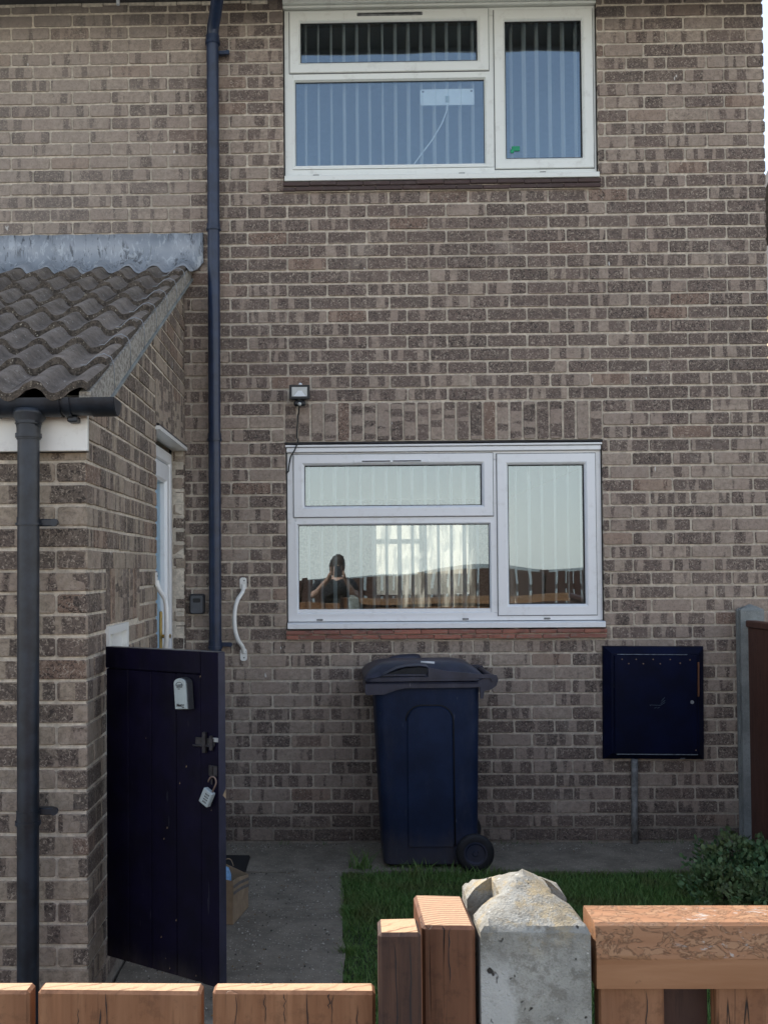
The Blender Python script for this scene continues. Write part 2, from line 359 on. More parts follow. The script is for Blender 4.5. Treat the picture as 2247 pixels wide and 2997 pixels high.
# foreground timber
ORA, ORB = (.22, .096, .044), (.31, .152, .076)
M['orange_wood'] = wood_mat('orange stained timber', ORA, ORB, 'Z', wamt=.28, weather=(.20, .10, .06))
M['dark_batten'] = wood_mat('dark weathered batten', (.038, .019, .015), (.085, .042, .026), 'Z', wamt=.6, weather=(.05, .028, .025))
M['brown_post'] = wood_mat('brown stained post', (.125, .050, .024), (.17, .075, .038), 'Z', wamt=.25, weather=(.12, .06, .04))
M['saw_top'] = endgrain_mat('sawn end grain', (.50, .31, .175), (.25, .135, .07), 'saw')
M['ring_top'] = endgrain_mat('ringed end grain', (.47, .29, .17), (.28, .16, .09), 'ring')
def rail_mat():
    t = NT('peeling orange rail'); p = t.obj()
    g = t.noise(t.scale(p, (.07, 1, 1)), 60, 5, .6, .5); l = t.noise(p, 22, 5, .75)
    c = t.mix(t.step(g, .3, .75), (.28, .128, .056), (.38, .195, .098))
    fl = t.noise(t.scale(p, (.5, 1, 1)), 85, 6, .75, .8)
    sx = t.n('ShaderNodeSeparateXYZ'); t.put(sx.inputs[0], p)
    up = t.step(sx.outputs[2], .026, .031)
    pl = t.math('MULTIPLY', t.step(fl, .50, .54), up)
    c = t.mix(t.math('MULTIPLY', pl, .22), c, (.46, .30, .17))
    wh = t.math('MULTIPLY', t.step(t.noise(t.scale(p, (.5, 1, 1)), 70, 6, .8, .4), .58, .63), t.math('MULTIPLY', up, t.step(sx.outputs[0], .06, .09)))
    c = t.mix(t.math('MULTIPLY', wh, .7), c, (.48, .46, .43))
    ed = t.math('MULTIPLY', t.step(t.math('ABSOLUTE', t.math('SUBTRACT', fl, .55)), .014, .002), up)
    c = t.mix(t.math('MULTIPLY', ed, .15), c, (.16, .09, .05))
    dk = t.math('MULTIPLY', t.step(l, .58, .68), t.step(sx.outputs[0], .07, .03))
    c = t.mix(t.math('MULTIPLY', dk, .7), c, (.06, .035, .022))
    v = t.math('ABSOLUTE', t.math('SUBTRACT', t.math('ABSOLUTE', t.math('SUBTRACT', sx.outputs[0], .047)), t.math('MULTIPLY', sx.outputs[2], .9)))
    vm = t.math('MULTIPLY', t.step(t.math('ADD', v, t.math('MULTIPLY', l, .006)), .007, .003), t.step(sx.outputs[2], .002, .006))
    t.col(c); t.rough(.6); t.bump(t.math('ADD', t.math('MULTIPLY', pl, .6), t.math('MULTIPLY', g, .3)), .8, .004); return t.m
M['rail'] = rail_mat()
def leafm(name, a, b, spec=.4):
    t = NT(name); p = t.geo(); n = t.noise(p, 25, 3); w = t.n('ShaderNodeTexWhiteNoise', noise_dimensions='3D')
    at = t.n('ShaderNodeAttribute', attribute_name='tint').outputs['Fac']
    c = t.mix(at, a, b); c = t.mix(t.math('MULTIPLY', t.step(t.noise(p, 3.2, 4, .7), .48, .62), .5), c, (.14, .135, .05))
    t.col(c); t.rough(.55); t.spec(spec); return t.m
M['leaf'] = leafm('dark shrub leaf', (.035, .10, .04), (.16, .27, .11))
M['grass'] = leafm('grass blade', (.055, .15, .03), (.18, .28, .085), .25)
M['stem'] = plain('woody stem', (.09, .065, .045), .9, .3)

# ------------------------------------------------------------------ mesh helpers
class MB:
    def __init__(s): s.v = []; s.f = []; s.mi = []
    def add(s, vs, fs, mi=0):
        o = len(s.v); s.v += [tuple(v) for v in vs]
        for f in fs: s.f.append(tuple(i + o for i in f)); s.mi.append(mi)
        return s
    def box(s, x0, x1, y0, y1, z0, z1, mi=0, top=None):
        vs = [(x0, y0, z0), (x1, y0, z0), (x1, y1, z0), (x0, y1, z0), (x0, y0, z1), (x1, y0, z1), (x1, y1, z1), (x0, y1, z1)]
        fs = [(0, 3, 2, 1), (4, 5, 6, 7), (0, 1, 5, 4), (1, 2, 6, 5), (2, 3, 7, 6), (3, 0, 4, 7)]
        s.add(vs, fs, mi)
        if top is not None: s.mi[-5] = top
        return s
    def bbox(s, x0, x1, y0, y1, z0, z1, b=.003, mi=0, top=None, wob=0.0, rnd=None):
        """box with every edge chamfered"""
        vs = []; idx = {}
        def w(): return (rnd.uniform(-wob, wob) if rnd else 0)
        for ix, x in enumerate((x0, x1)):
            for iy, y in enumerate((y0, y1)):
                for iz, z in enumerate((z0, z1)):
                    sx, sy, sz = (1 if ix == 0 else -1), (1 if iy == 0 else -1), (1 if iz == 0 else -1)
                    j = (w(), w(), w())
                    for a in range(3):
                        q = [x, y, z]
                        for k in range(3):
                            if k != a: q[k] += (sx, sy, sz)[k] * b
                        idx[(ix, iy, iz, a)] = len(vs); vs.append((q[0] + j[0], q[1] + j[1], q[2] + j[2]))
        fs = []; mm = []
        def quad(a, fixed, flip):
            o = [k for k in range(3) if k != a]
            seq = [(0, 0), (1, 0), (1, 1), (0, 1)]
            f = []
            for p_, q_ in seq:
                c = [0, 0, 0]; c[a] = fixed; c[o[0]] = p_; c[o[1]] = q_; f.append(idx[(c[0], c[1], c[2], a)])
            # vertex with axis a lies on the face normal to a
            return f
        for a in range(3):
            for fx in (0, 1):
                f = quad(a, fx, False)
                fs.append(f); mm.append(top if (top is not None and a == 2 and fx == 1) else mi)
        for a in range(3):  # edges along axis a
            o = [k for k in range(3) if k != a]
            for p_ in (0, 1):
                for q_ in (0, 1):
                    c0 = [0, 0, 0]; c1 = [0, 0, 0]; c1[a] = 1
                    for c in (c0, c1): c[o[0]] = p_; c[o[1]] = q_
                    fs.append([idx[(*c0, o[0])], idx[(*c1, o[0])], idx[(*c1, o[1])], idx[(*c0, o[1])]]); mm.append(mi)
        for ix in (0, 1):
            for iy in (0, 1):
                for iz in (0, 1): fs.append([idx[(ix, iy, iz, k)] for k in range(3)]); mm.append(mi)
        c = Vector(((x0 + x1) / 2, (y0 + y1) / 2, (z0 + z1) / 2))
        o = len(s.v); s.v += vs
        for f, m_ in zip(fs, mm):
            P = [Vector(vs[i]) for i in f]; nrm = (P[1] - P[0]).cross(P[2] - P[0])
            if nrm.dot(sum(P, Vector()) / len(P) - c) < 0: f = f[::-1]
            s.f.append(tuple(i + o for i in f)); s.mi.append(m_)
        return s
    def ring(s, x0, x1, z0, z1, prof, mi=0, close=False):
        """mitred frame in the XZ plane; prof = list of (inset, y)"""
        vs = []
        for i, y in prof: vs += [(x0 + i, y, z0 + i), (x1 - i, y, z0 + i), (x1 - i, y, z1 - i), (x0 + i, y, z1 - i)]
        fs = []; n = len(prof)
        for k in range(n - (0 if close else 1)):
            a = k * 4; b = ((k + 1) % n) * 4
            for j in range(4): fs.append((a + j, a + (j + 1) % 4, b + (j + 1) % 4, b + j))
        return s.add(vs, fs, mi)
    def tube(s, pts, r, n=12, mi=0, caps=True):
        pts = [Vector(p) for p in pts]; m = len(pts); rs = r if isinstance(r, (list, tuple)) else [r] * m
        vs = []; up = None
        for i, p in enumerate(pts):
            d = (pts[min(i + 1, m - 1)] - pts[max(i - 1, 0)]).normalized()
            if up is None: up = d.orthogonal().normalized()
            else: up = (up - d * up.dot(d)).normalized()
            q = d.cross(up)
            for k in range(n):
                a = 2 * math.pi * k / n; vs.append(p + (up * math.cos(a) + q * math.sin(a)) * rs[i])
        fs = [(i * n + k, i * n + (k + 1) % n, (i + 1) * n + (k + 1) % n, (i + 1) * n + k) for i in range(m - 1) for k in range(n)]
        if caps: fs += [tuple(range(n))[::-1], tuple((m - 1) * n + k for k in range(n))]
        return s.add(vs, fs, mi)
    def prism(s, poly, a0, a1, axis='y', mi=0):
        """poly in the plane across the axis: y -> (x,z), x -> (y,z), z -> (x,y)"""
        def P(u, v, a): return {'y': (u, a, v), 'x': (a, u, v), 'z': (u, v, a)}[axis]
        n = len(poly); vs = [P(u, v, a0) for u, v in poly] + [P(u, v, a1) for u, v in poly]
        fs = [tuple(range(n)), tuple(range(n, 2 * n))[::-1]] + [(i, n + i, n + (i + 1) % n, (i + 1) % n) for i in range(n)]
        return s.add(vs, fs, mi)
    def build(s, name, mats, parent=None, loc=(0, 0, 0), rot=(0, 0, 0), smooth=False, fix=True):
        me = bpy.data.meshes.new(name); me.from_pydata(s.v, [], s.f); 
        mats = mats if isinstance(mats, (list, tuple)) else [mats]
        for m in mats: me.materials.append(m)
        if len(mats) > 1: me.polygons.foreach_set('material_index', s.mi)
        if fix:
            import bmesh
            bm = bmesh.new(); bm.from_mesh(me); bmesh.ops.recalc_face_normals(bm, faces=bm.faces); bm.to_mesh(me); bm.free()
        if smooth is True: me.polygons.foreach_set('use_smooth', [True] * len(me.polygons))
        elif smooth: 
            me.polygons.foreach_set('use_smooth', [True] * len(me.polygons)); me.set_sharp_from_angle(angle=math.radians(smooth))
        me.update()
        o = bpy.data.objects.new(name, me); COL.objects.link(o); o.location = loc; o.rotation_euler = rot
        if parent: o.parent = parent
        return o
def tag(o, label=None, cat=None, group=None, kind=None):
    for k, v in (('label', label), ('category', cat), ('group', group), ('kind', kind)):
        if v: o[k] = v
    return o
def empty(name, loc=(0, 0, 0), rot=(0, 0, 0), label=None, cat=None, group=None):
    o = bpy.data.objects.new(name, None); COL.objects.link(o); o.location = loc; o.rotation_euler = rot; o.empty_display_size = .1
    return tag(o, label, cat, group)
def rrect(x0, x1, y0, y1, r, n=5):
    out = []
    for cx, cy, a0 in ((x1 - r, y1 - r, 0), (x0 + r, y1 - r, 90), (x0 + r, y0 + r, 180), (x1 - r, y0 + r, 270)):
        for k in range(n + 1):
            a = math.radians(a0 + 90 * k / n); out.append((cx + r * math.cos(a), cy + r * math.sin(a)))
    return out
def loft(mb, secs, mi=0, cap0=True, cap1=True):
    n = len(secs[0]); vs = [p for s_ in secs for p in s_]
    fs = [(i * n + k, i * n + (k + 1) % n, (i + 1) * n + (k + 1) % n, (i + 1) * n + k) for i in range(len(secs) - 1) for k in range(n)]
    if cap0: fs.append(tuple(range(n))[::-1])
    if cap1: fs.append(tuple((len(secs) - 1) * n + k for k in range(n)))
    mb.add(vs, fs, mi)

# ------------------------------------------------------------------ ground
g = MB(); g.box(-300, 300, -300, 300, -.5, -.06); tag(g.build('ground', M['far_ground']), kind='structure')
g = MB(); g.box(-8, 8, -12, 0.3, -.055, -.02); tag(g.build('soil', M['soil']), kind='structure')
def slab(name, x0, x1, y0, y1, z0, z1, mat, step=.12, amp=.004, parent=None):
    nx = max(1, int((x1 - x0) / step)); ny = max(1, int((y1 - y0) / step)); vs = []
    for j in range(ny + 1):
        for i in range(nx + 1):
            e = 0 if 0 < i < nx else 1
            x = x0 + (x1 - x0) * i / nx + (R.uniform(-.008, .008) if e else 0); y = y0 + (y1 - y0) * j / ny
            if j in (0, ny): y += R.uniform(-.008, .008)
            vs.append((x, y, z1 + R.uniform(-amp, amp)))
    fs = [(j * (nx + 1) + i, j * (nx + 1) + i + 1, (j + 1) * (nx + 1) + i + 1, (j + 1) * (nx + 1) + i) for j in range(ny) for i in range(nx)]
    m = MB(); m.add(vs, fs)
    rim = [(i, 0) for i in range(nx + 1)] + [(nx, j) for j in range(1, ny + 1)] + [(i, ny) for i in range(nx - 1, -1, -1)] + [(0, j) for j in range(ny - 1, 0, -1)]
    ids = [j * (nx + 1) + i for i, j in rim]; b = len(m.v)
    m.v += [(m.v[i][0], m.v[i][1], z0) for i in ids]; n = len(ids)
    for k in range(n): m.f.append((ids[k], b + k, b + (k + 1) % n, ids[(k + 1) % n])); m.mi.append(0)
    return m.build(name, mat, parent, fix=False)
tag(slab('path', -.84, .018, -4.95, -.565, -.05, .0, M['path']), kind='structure')
tag(slab('path', -.84, 2.33, -.56, .02, -.05, .004, M['path']), kind='structure')
g = MB(); g.box(-8, 8, -8.2, -5.14, -.05, -.01); tag(g.build('pavement', M['post2']), kind='structure')
g = MB(); g.box(-30, 30, -9.9, -8.2, -.05, -.012); tag(g.build('road', M['asphalt']), kind='structure')

# ------------------------------------------------------------------ brickwork
BH = .0635
def brick_geo(L, seed, H=BH, D=.05, zclip=None):
    r = random.Random(seed); c = min(.006, L * .2); b = .0022
    def outline(ins):
        x, z = L / 2 - ins, H / 2 - ins
        return [(-x + c, -z), (x - c, -z), (x, -z + c), (x, z - c), (x - c, z), (-x + c, z), (-x, z - c), (-x, -z + c)]
    j = [(r.uniform(-.0016, .0016), r.uniform(-.0016, .0016)) for _ in range(8)]
    yf = r.uniform(-.0018, .0018); tl = [r.uniform(-.0008, .0008) for _ in range(8)]
    vs = [(x + a, D, z + d) for (x, z), (a, d) in zip(outline(0), j)]
    vs += [(x + a, b + yf, z + d) for (x, z), (a, d) in zip(outline(0), j)]
    vs += [(x + a, yf + t_, z + d) for (x, z), (a, d), t_ in zip(outline(b), j, tl)]
    fs = []
    for k in range(2):
        for i in range(8): fs.append((k * 8 + i, (k + 1) * 8 + i, (k + 1) * 8 + (i + 1) % 8, k * 8 + (i + 1) % 8)[::-1])
    fs.append(tuple(range(16, 24)))
    return np.array(vs), fs
_bc = {}
def brick_me(L, var, mat):
    key = (round(L, 3), var, mat.name)
    if key not in _bc:
        v, f = brick_geo(round(L, 3), hash((round(L, 3), var)) & 0xffff)
        me = bpy.data.meshes.new('brick'); me.from_pydata([tuple(p) for p in v], [], f)
        uvl = me.uv_layers.new(name='UVMap')
        co = np.zeros(len(me.loops), int); me.loops.foreach_get('vertex_index', co)
        uvl.data.foreach_set('uv', np.stack([v[co, 0], v[co, 2]], 1).ravel().astype(np.float32))
        me.materials.append(mat); me.update(); _bc[key] = me
    return _bc[key]
def T(origin, normal, x, z, up=False):
    """matrix of a brick: normal '-y' or '+x'; x runs along the wall"""
    if normal == '-y': m = Matrix.Translation((x, origin, z))
    else: m = Matrix.Translation((origin, x, z)) @ Matrix.Rotation(math.pi / 2, 4, 'Z')
    if up: m = m @ Matrix.Rotation(math.pi / 2, 4, 'Y')
    return m
def lay(x0, x1, zb, nc, joints, openings=(), pitch=.2255, c0=0):
    """list of (x, z, length, upright)"""
    out = []
    for k in range(c0, c0 + nc):
        za, zt = zb + k * .075 + .005, zb + (k + 1) * .075 - .005
        spans = [(x0, x1)]
        for (a, b, za_, zb_) in openings:
            if za_ < zt - .015 and zb_ > za + .015:
                ns = []
                for (p, q) in spans:
                    if b <= p or a >= q: ns.append((p, q)); continue
                    if a > p: ns.append((p, a))
                    if b < q: ns.append((b, q))
                spans = ns
        js = joints(k)
        for (p, q) in spans:
            n0 = math.floor((p - js) / pitch); x = js + n0 * pitch
            cuts = [p]
            while x < q:
                if x > p + .035 and x < q - .035: cuts.append(x)
                x += pitch
            cuts.append(q)
            for i in range(len(cuts) - 1):
                a = cuts[i] + (.005 if i > 0 else .0); b = cuts[i + 1] - (.005 if i < len(cuts) - 2 else .0)
                if i > 0: a += R.uniform(-.0012, .0012)
                if b - a > .015: out.append((( a + b) / 2, (za + zt) / 2, b - a, False))
    return out
def soldiers(x0, x1, zc, n):
    w = (x1 - x0) / n
    return [(x0 + w * (i + .5), zc, .212, True) for i in range(n)]
def put_bricks(bricks, origin, normal, mat, wall, near, limit, clip=None):
    ms = [(T(origin, normal, x, z + R.uniform(-.001, .001), up), L, x, z) for (x, z, L, up) in bricks]
    order = sorted(range(len(ms)), key=lambda i: near(ms[i][2], ms[i][3]))
    single = set(order[:limit]); V = []; F = []; UV = []; B = []; base = 0
    for i, (m, L, x, z) in enumerate(ms):
        cl = clip(x) if clip else 99
        if i in single and (z + .04 < cl):
            o = bpy.data.objects.new('brick', brick_me(L, R.randrange(5), mat)); COL.objects.link(o)
            o.parent = wall; o.matrix_basis = m
        else:
            v, f = brick_geo(L, R.randrange(60))
            w = np.array([tuple(m @ Vector(p)) for p in v])
            if clip:
                lim = np.array([clip(q[1] if normal == '+x' else q[0]) for q in w]); w[:, 2] = np.minimum(w[:, 2], lim)
            V.append(w)
            for q in f: F.append(tuple(a + base for a in q)); UV.extend([(v[a, 0], v[a, 2]) for a in q])
            B.append(np.full(len(v), R.random())); base += len(v)
    if V:
        me = bpy.data.meshes.new('brickwork'); me.from_pydata(np.concatenate(V).tolist(), [], F)
        uvl = me.uv_layers.new(name='UVMap'); uvl.data.foreach_set('uv', np.array(UV, np.float32).ravel())
        at = me.attributes.new('bid', 'FLOAT', 'POINT'); at.data.foreach_set('value', np.concatenate(B).astype(np.float32))
        me.materials.append(mat); me.update()
        o = bpy.data.objects.new('brickwork', me); COL.objects.link(o); o.parent = wall; tag(o, kind='stuff')

# ------------------------------------------------------------------ the house
house = empty('brick_house', (0, 0, 0), label='two storey dark brown brick house with two white framed windows', cat='house')
Z0 = .015
WX0, WX1 = -.285, 1.500                      # window opening
LZ0, LZ1 = 1.14, 2.265; UZ0, UZ1 = 3.69, 4.775
XL, XR = -4.5, 2.437
wall = MB(); Yb = .006
for (x0, x1, z0, z1) in ((XL, WX0, -.1, 4.95), (WX1, XR - .006, -.1, 4.95), (WX0, WX1, -.1, LZ0), (WX0, WX1, LZ1, UZ0), (WX0, WX1, UZ1, 4.95)):
    wall.box(x0, x1, Yb, .28, z0, z1)
fw = wall.build('front_wall', M['mortar'], house, fix=False)
jo = lambda k: (-.366 if k % 2 == 0 else -.4924)
# window openings leave the soldier course and the creasing tiles free
bricks = lay(XL, XR, Z0, 64, jo, [(WX0, WX1, 1.145, 2.26), (-.294, 1.507, 2.27, 2.485), (WX0, WX1, 3.695, 4.9)])
bricks += soldiers(-.291, 1.504, 2.376, 24)
vis = lambda x, z: (0 if (-.8 < x < 2.4) else 3) + abs(z - 1.9) * .55 + abs(x - .8) * .3 + (2 if z < .35 else 0)
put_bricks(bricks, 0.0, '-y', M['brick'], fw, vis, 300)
# right gable wall, rear wall, roof and eaves
m = MB(); m.box(XR - .24, XR - .003, .285, 8.0, -.1, 4.95)
m.box(-9, -4.505, .01, .28, -.1, 4.95); m.box(-9, -8.7, .285, 8.0, -.1, 4.95)
RW = (.45, 1.75, 1.15, 2.25)
for (x0, x1, z0, z1) in ((-8.69, RW[0], -.1, 4.95), (RW[1], XR - .25, -.1, 4.95), (RW[0], RW[1], -.1, RW[2]), (RW[0], RW[1], RW[3], 4.95)): m.box(x0, x1, 7.72, 7.99, z0, z1)
m.build('outer_wall', M['mortar'], house, fix=False)
m = MB(); m.box(-1.7, XR - .26, .30, 7.7, -.02, .0, 1); m.box(-1.7, -1.6, .29, 7.7, 0, 2.42); m.box(XR - .27, XR - .245, .29, 7.7, 0, 2.42)
m.box(-1.7, XR - .28, .29, 7.7, 2.42, 2.55); m.box(-1.7, XR - .28, 4.2, 4.3, 2.56, 4.85); m.box(-1.7, -1.6, .29, 4.2, 2.56, 4.85); m.box(-1.7, XR - .25, .29, 4.3, 4.86, 4.92)
m.build('interior_wall', [M['interior'], M['carpet']], house, fix=False)
m = MB(); m.prism([(-.50, 4.93), (4.0, 7.6), (8.5, 4.93), (8.5, 4.83), (4.0, 7.48), (-.50, 4.84)], -9.3, 2.62, 'x')
m.build('roof', M['tile'], house, fix=True)
m = MB(); m.prism([(.29, 4.955), (4.0, 7.1), (7.7, 4.955)], XR - .24, XR - .01, 'x'); m.prism([(.29, 4.955), (4.0, 7.1), (7.7, 4.955)], -9, -8.8, 'x'); m.build('gable', M['mortar'], house)
m = MB(); m.box(-9.3, 2.62, -.48, -.002, 4.800, 4.818); m.build('soffit', M['soffit'], house, fix=False)
m = MB(); m.box(-9.3, 2.62, -.505, -.482, 4.79, 4.93); m.build('fascia', M['soffit'], house, fix=False)
m = MB(); m.tube([(-9.3, -.565, 4.86), (2.65, -.565, 4.86)], .056, 14); m.build('gutter', M['pipe'], house, smooth=True)
m = MB(); rr_ = random.Random(3); x = XL
while x < XR - .05:                                             # crumbly pointing under the soffit
    w = rr_.uniform(.05, .16); 
    if not (WX0 - .02 < x + w and x < WX1): m.bbox(x, min(x + w * .97, XR - .01), -.006, .004, 4.782 + rr_.uniform(-.006, .004), 4.799, .002)
    x += w
m.build('pointing', M['porch_mortar'], fw, fix=False)

# windows
def window(z0, z1, lower, mat):
    w = empty('window', (0, 0, 0)); w.parent = house
    w['label'] = 'ground floor white window with a grey white reflection' if lower else 'upper white window reflecting blue sky'
    x0, x1 = -.276, 1.494
    yf = .030
    f = MB()
    f.ring(x0, x1, z0, z1, [(0, .10), (0, yf), (.042, yf), (.046, yf + .006), (.046, .09)])
    xm0, xm1 = .888, .912                     # mullion
    f.box(xm0 - .006, xm1 + .006, yf + .001, .09, z0 + .046, z1 - .046)
    zt = z0 + .612 if lower else z0 + .605   # transom
    zt0 = 1.809 if lower else 4.357
    f.box(x0 + .046, xm0 - .006, yf + .001, .09, zt0, (1.845 if lower else 4.393))
    f.box(x0 + .043, xm0 - .006, yf + .006, .09, z0 + .043, z0 + .068)
    f.build('frame', mat, w)
    # projecting plastic sill under the frame
    s_ = MB(); s_.prism([(.09, z0 - .002), (-.014, z0 - .006), (-.026, z0 - .012), (-.026, z0 - .038), (-.018, z0 - .040), (-.012, z0 - .034), (.09, z0 - .032)], x0 - .002, x1 + .004, 'x')
    s_.build('sill', mat, w)
    gx0, gx1 = (x0 + .062, xm0 - .024)
    def sash(a, b, c, d, frame=.062):
        q = MB(); y = yf - .012
        q.ring(a, b, c, d, [(0, yf + .001), (0, y + .004), (.003, y), (frame - .014, y), (frame - .006, y + .006), (frame, y + .016), (frame, .055)])
        o = q.build('sash', mat, w)
        gs = MB(); gs.ring(a, b, c, d, [(frame + .0006, .046), (frame + .0006, y + .017), (frame + .0045, y + .019), (frame + .0045, .046)]); gs.build('gasket', M['black_rubber'], w)
        sh = MB(); sh.ring(a - .004, b + .004, c - .004, d + .004, [(0, yf - .0008), (.004, yf - .001)]); sh.build('shadow_gasket', M['charcoal2'], w)
        p = MB(); p.box(a + frame - .004, b - frame + .004, .048, .052, c + frame - .004, d - frame + .004); p.build('pane', M['glass'], w)
    if lower:
        sash(-.241, .886, 1.838, 2.194); sash(.909, 1.463, 1.275, 2.188)
        gz = (1.300, 1.792)
    else:
        sash(-.247, .889, 4.386, 4.742); sash(.921, 1.480, 3.816, 4.732)
        gz = (3.850, 4.340)
    bx0, bx1 = -.216, .864
    q = MB(); q.ring(bx0 - .018, bx1 + .018, gz[0] - .018, gz[1] + .018, [(0, yf + .002), (0, yf - .003), (.010, yf - .003), (.018, yf + .012), (.018, .055)]); q.build('glazing_bead', mat, w)
    gs = MB(); gs.ring(bx0, bx1, gz[0], gz[1], [(-.0015, .046), (-.0015, yf + .012), (.0030, yf + .014), (.0030, .046)]); gs.build('gasket', M['black_rubber'], w)
    p = MB(); p.box(bx0 - .003, bx1 + .003, .048, .052, gz[0] - .003, gz[1] + .003); p.build('pane', M['glass'], w)
    for dx in ((-.098, .724, 1.183) if lower else (-.10, .73, 1.19)):
        c = MB(); c.bbox(dx - .018, dx + .018, yf - .006, yf + .002, z0 + .004, z0 + .014, .003); c.build('drain_cap', M['grey_conduit'], w, fix=False)
    if lower:
        for a, b in ((.146, .308), (.321, .482)):
            c = MB(); c.bbox(a, b, yf - .0175, yf - .008, 2.148, 2.157, .002); c.build('trickle_vent', M['black'], w, fix=False)
        c = MB(); c.bbox(.10, .53, yf - .0165, yf - .010, 2.144, 2.161, .002); c.build('vent_cover', mat, w, fix=False)
    else:
        c = MB(); c.bbox(.140, .515, yf - .022, yf - .008, 4.708, 4.726, .004); c.build('vent_cover', M['grey_conduit'], w, fix=False)
        c = MB(); c.bbox(.148, .508, yf - .0235, yf - .015, 4.712, 4.720, .002); c.build('trickle_vent', M['black'], w, fix=False)
    # side seals and room-side box
    c = MB(); c.box(WX0 + .001, x0 - .0005, .022, .09, z0, z1); c.box(x1 + .0005, WX1 - .001, .022, .09, z0 - .03, z1); c.build('seal', M['black_rubber'], w, fix=False)
    return w
lw = window(1.247, 2.204, True, M['upvc'])
uw = window(3.786, 4.750, False, M['upvc_old'])
# heads over the windows
m = MB(); m.bbox(-.290, 1.500, -.010, .10, 2.252, 2.2605, .002); m.build('steel_lintel', M['dark_metal'], house, fix=False)
m = MB(); m.bbox(-.286, 1.497, -.004, .09, 2.235, 2.247, .002); m.bbox(-.280, 1.493, .006, .09, 2.206, 2.232, .003); m.build('head_trim', M['upvc'], house, fix=False)
m = MB(); m.bbox(-.284, 1.497, .000, .09, 4.754, 4.768, .003); m.bbox(-.284, 1.500, -.022, .09, 4.770, 4.797, .003); m.build('head_trim', M['upvc_old'], house, fix=False)
m = MB(); m.bbox(-.284, -.2775, .012, .1, 1.21, 2.2335, .001); m.build('cable_trunking', M['black'], house, fix=False)
# creasing tile sills
def sill(z, mat, lab):
    s_ = empty('window_sill', (0, 0, 0)); s_.parent = house; s_['label'] = lab
    for row in range(2):
        xs = [-.287]; x = -.287 + (.070 if row else .150)
        while x < 1.44: xs.append(x); x += .1515
        xs.append(1.508)
        for i in range(len(xs) - 1):
            t_ = MB(); zz = z - row * .0275 + R.uniform(-.0012, .0012); yy = -.024 + row * .004 + R.uniform(-.003, .003)
            g_ = .0015 if mat is M['clay'] else .0004
            t_.bbox(xs[i] + g_, xs[i + 1] - g_, yy, .06, zz - .0235, zz, .0035, wob=.0014 if mat is M['clay'] else .0003, rnd=R)
            t_.build('tile', mat, s_, fix=False)
    b = MB(); b.box(-.286, 1.507, -.008, .06, z - .0555, z - .001); b.build('bedding', M['mortar'], s_, fix=False)
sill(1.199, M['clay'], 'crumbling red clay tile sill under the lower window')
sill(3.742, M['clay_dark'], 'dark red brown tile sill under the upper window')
# rear window seen through the room
m = MB(); m.ring(RW[0], RW[1], RW[2], RW[3], [(0, 7.9), (0, 7.76), (.06, 7.76), (.06, 7.9)]); m.box(1.06, 1.12, 7.78, 7.88, RW[2] + .06, RW[3] - .06)
m.box(RW[0] + .06, 1.06, 7.79, 7.88, 1.86, 1.92); m.build('rear_window', M['upvc'], house)

t_ = NT('added dimming curtain'); t_.t.nodes.remove(t_.b); a_ = t_.n('ShaderNodeBsdfTranslucent'); a_.inputs[0].default_value = (.30, .30, .27, 1); b_ = t_.n('ShaderNodeBsdfTransparent')  # added curtain that dims the bright view through the rear window
b_.inputs[0].default_value = (.3, .3, .28, 1)
x_ = t_.n('ShaderNodeMixShader'); t_.put(x_.inputs[0], t_.step(t_.noise(t_.scale(t_.geo(), (1, 1, .25)), 14, 3), .35, .6, .25, .85)); t_.t.links.new(a_.outputs[0], x_.inputs[1]); t_.t.links.new(b_.outputs[0], x_.inputs[2]); t_.t.links.new(x_.outputs[0], t_.out.inputs[0])
m = MB(); n_ = 60; m.add([(RW[0] + (RW[1] - RW[0]) * (i // 2) / n_, 7.60 + .02 * math.sin(i // 2 * 1.3), (1.05, 2.3)[i % 2]) for i in range(2 * n_ + 2)], [(2 * i, 2 * i + 2, 2 * i + 3, 2 * i + 1) for i in range(n_)])
m.build('added_dimming_curtain', t_.m, house, smooth=True, fix=False)

# ------------------------------------------------------------------ blinds behind the glass
def blind(z0, z1, tilts, label):
    b = empty('vertical_blind', (0, 0, 0), label=label, cat='blind')
    hr = MB(); hr.box(-.25, 1.46, .09, .14, z1, z1 + .03); hr.build('headrail', M['white_plastic'], b, fix=False)
    for i in range(23):
        x = -.232 + i * .0742; a, lean = tilts(i, x)
        s_ = MB(); n = 5; vs = []
        for zz in (z0, z1):
            for k in range(n):
                u = (k / (n - 1) - .5) * .089; vs.append((u, .004 * math.cos(math.pi * (k / (n - 1) - .5)), zz - z0))
        vs2 = [(x_, y_ + .0007, z_) for x_, y_, z_ in vs]
        s_.add(vs + vs2, [(k, k + 1, n + k + 1, n + k) for k in range(n - 1)] + [(2 * n + k, 3 * n + k, 3 * n + k + 1, 2 * n + k + 1) for k in range(n - 1)])
        s_.build('slat', M['slat'], b, loc=(x, .115, z0), rot=(0, lean, a), fix=False)
def view_ang(x): return math.atan2(6.25, x)       # edge-on from the street side
def t_low(i, x): return (view_ang(x) + math.radians((15 if i % 5 == 3 else 10.5) + R.uniform(-1.2, 1.2) - (3.2 if x > .9 else 0)), R.uniform(-.002, .002))
def t_up(i, x): return (view_ang(x) + math.radians(9.5 + R.uniform(-2.5, 2.5) + (4 if x > .35 else 0)), (.022 if i == 6 else R.uniform(-.003, .003)))
blind(1.20, 2.25, t_low, 'white vertical blind turned edge on behind the lower window')
blind(3.74, 4.80, t_up, 'white vertical blind turned edge on behind the upper window')

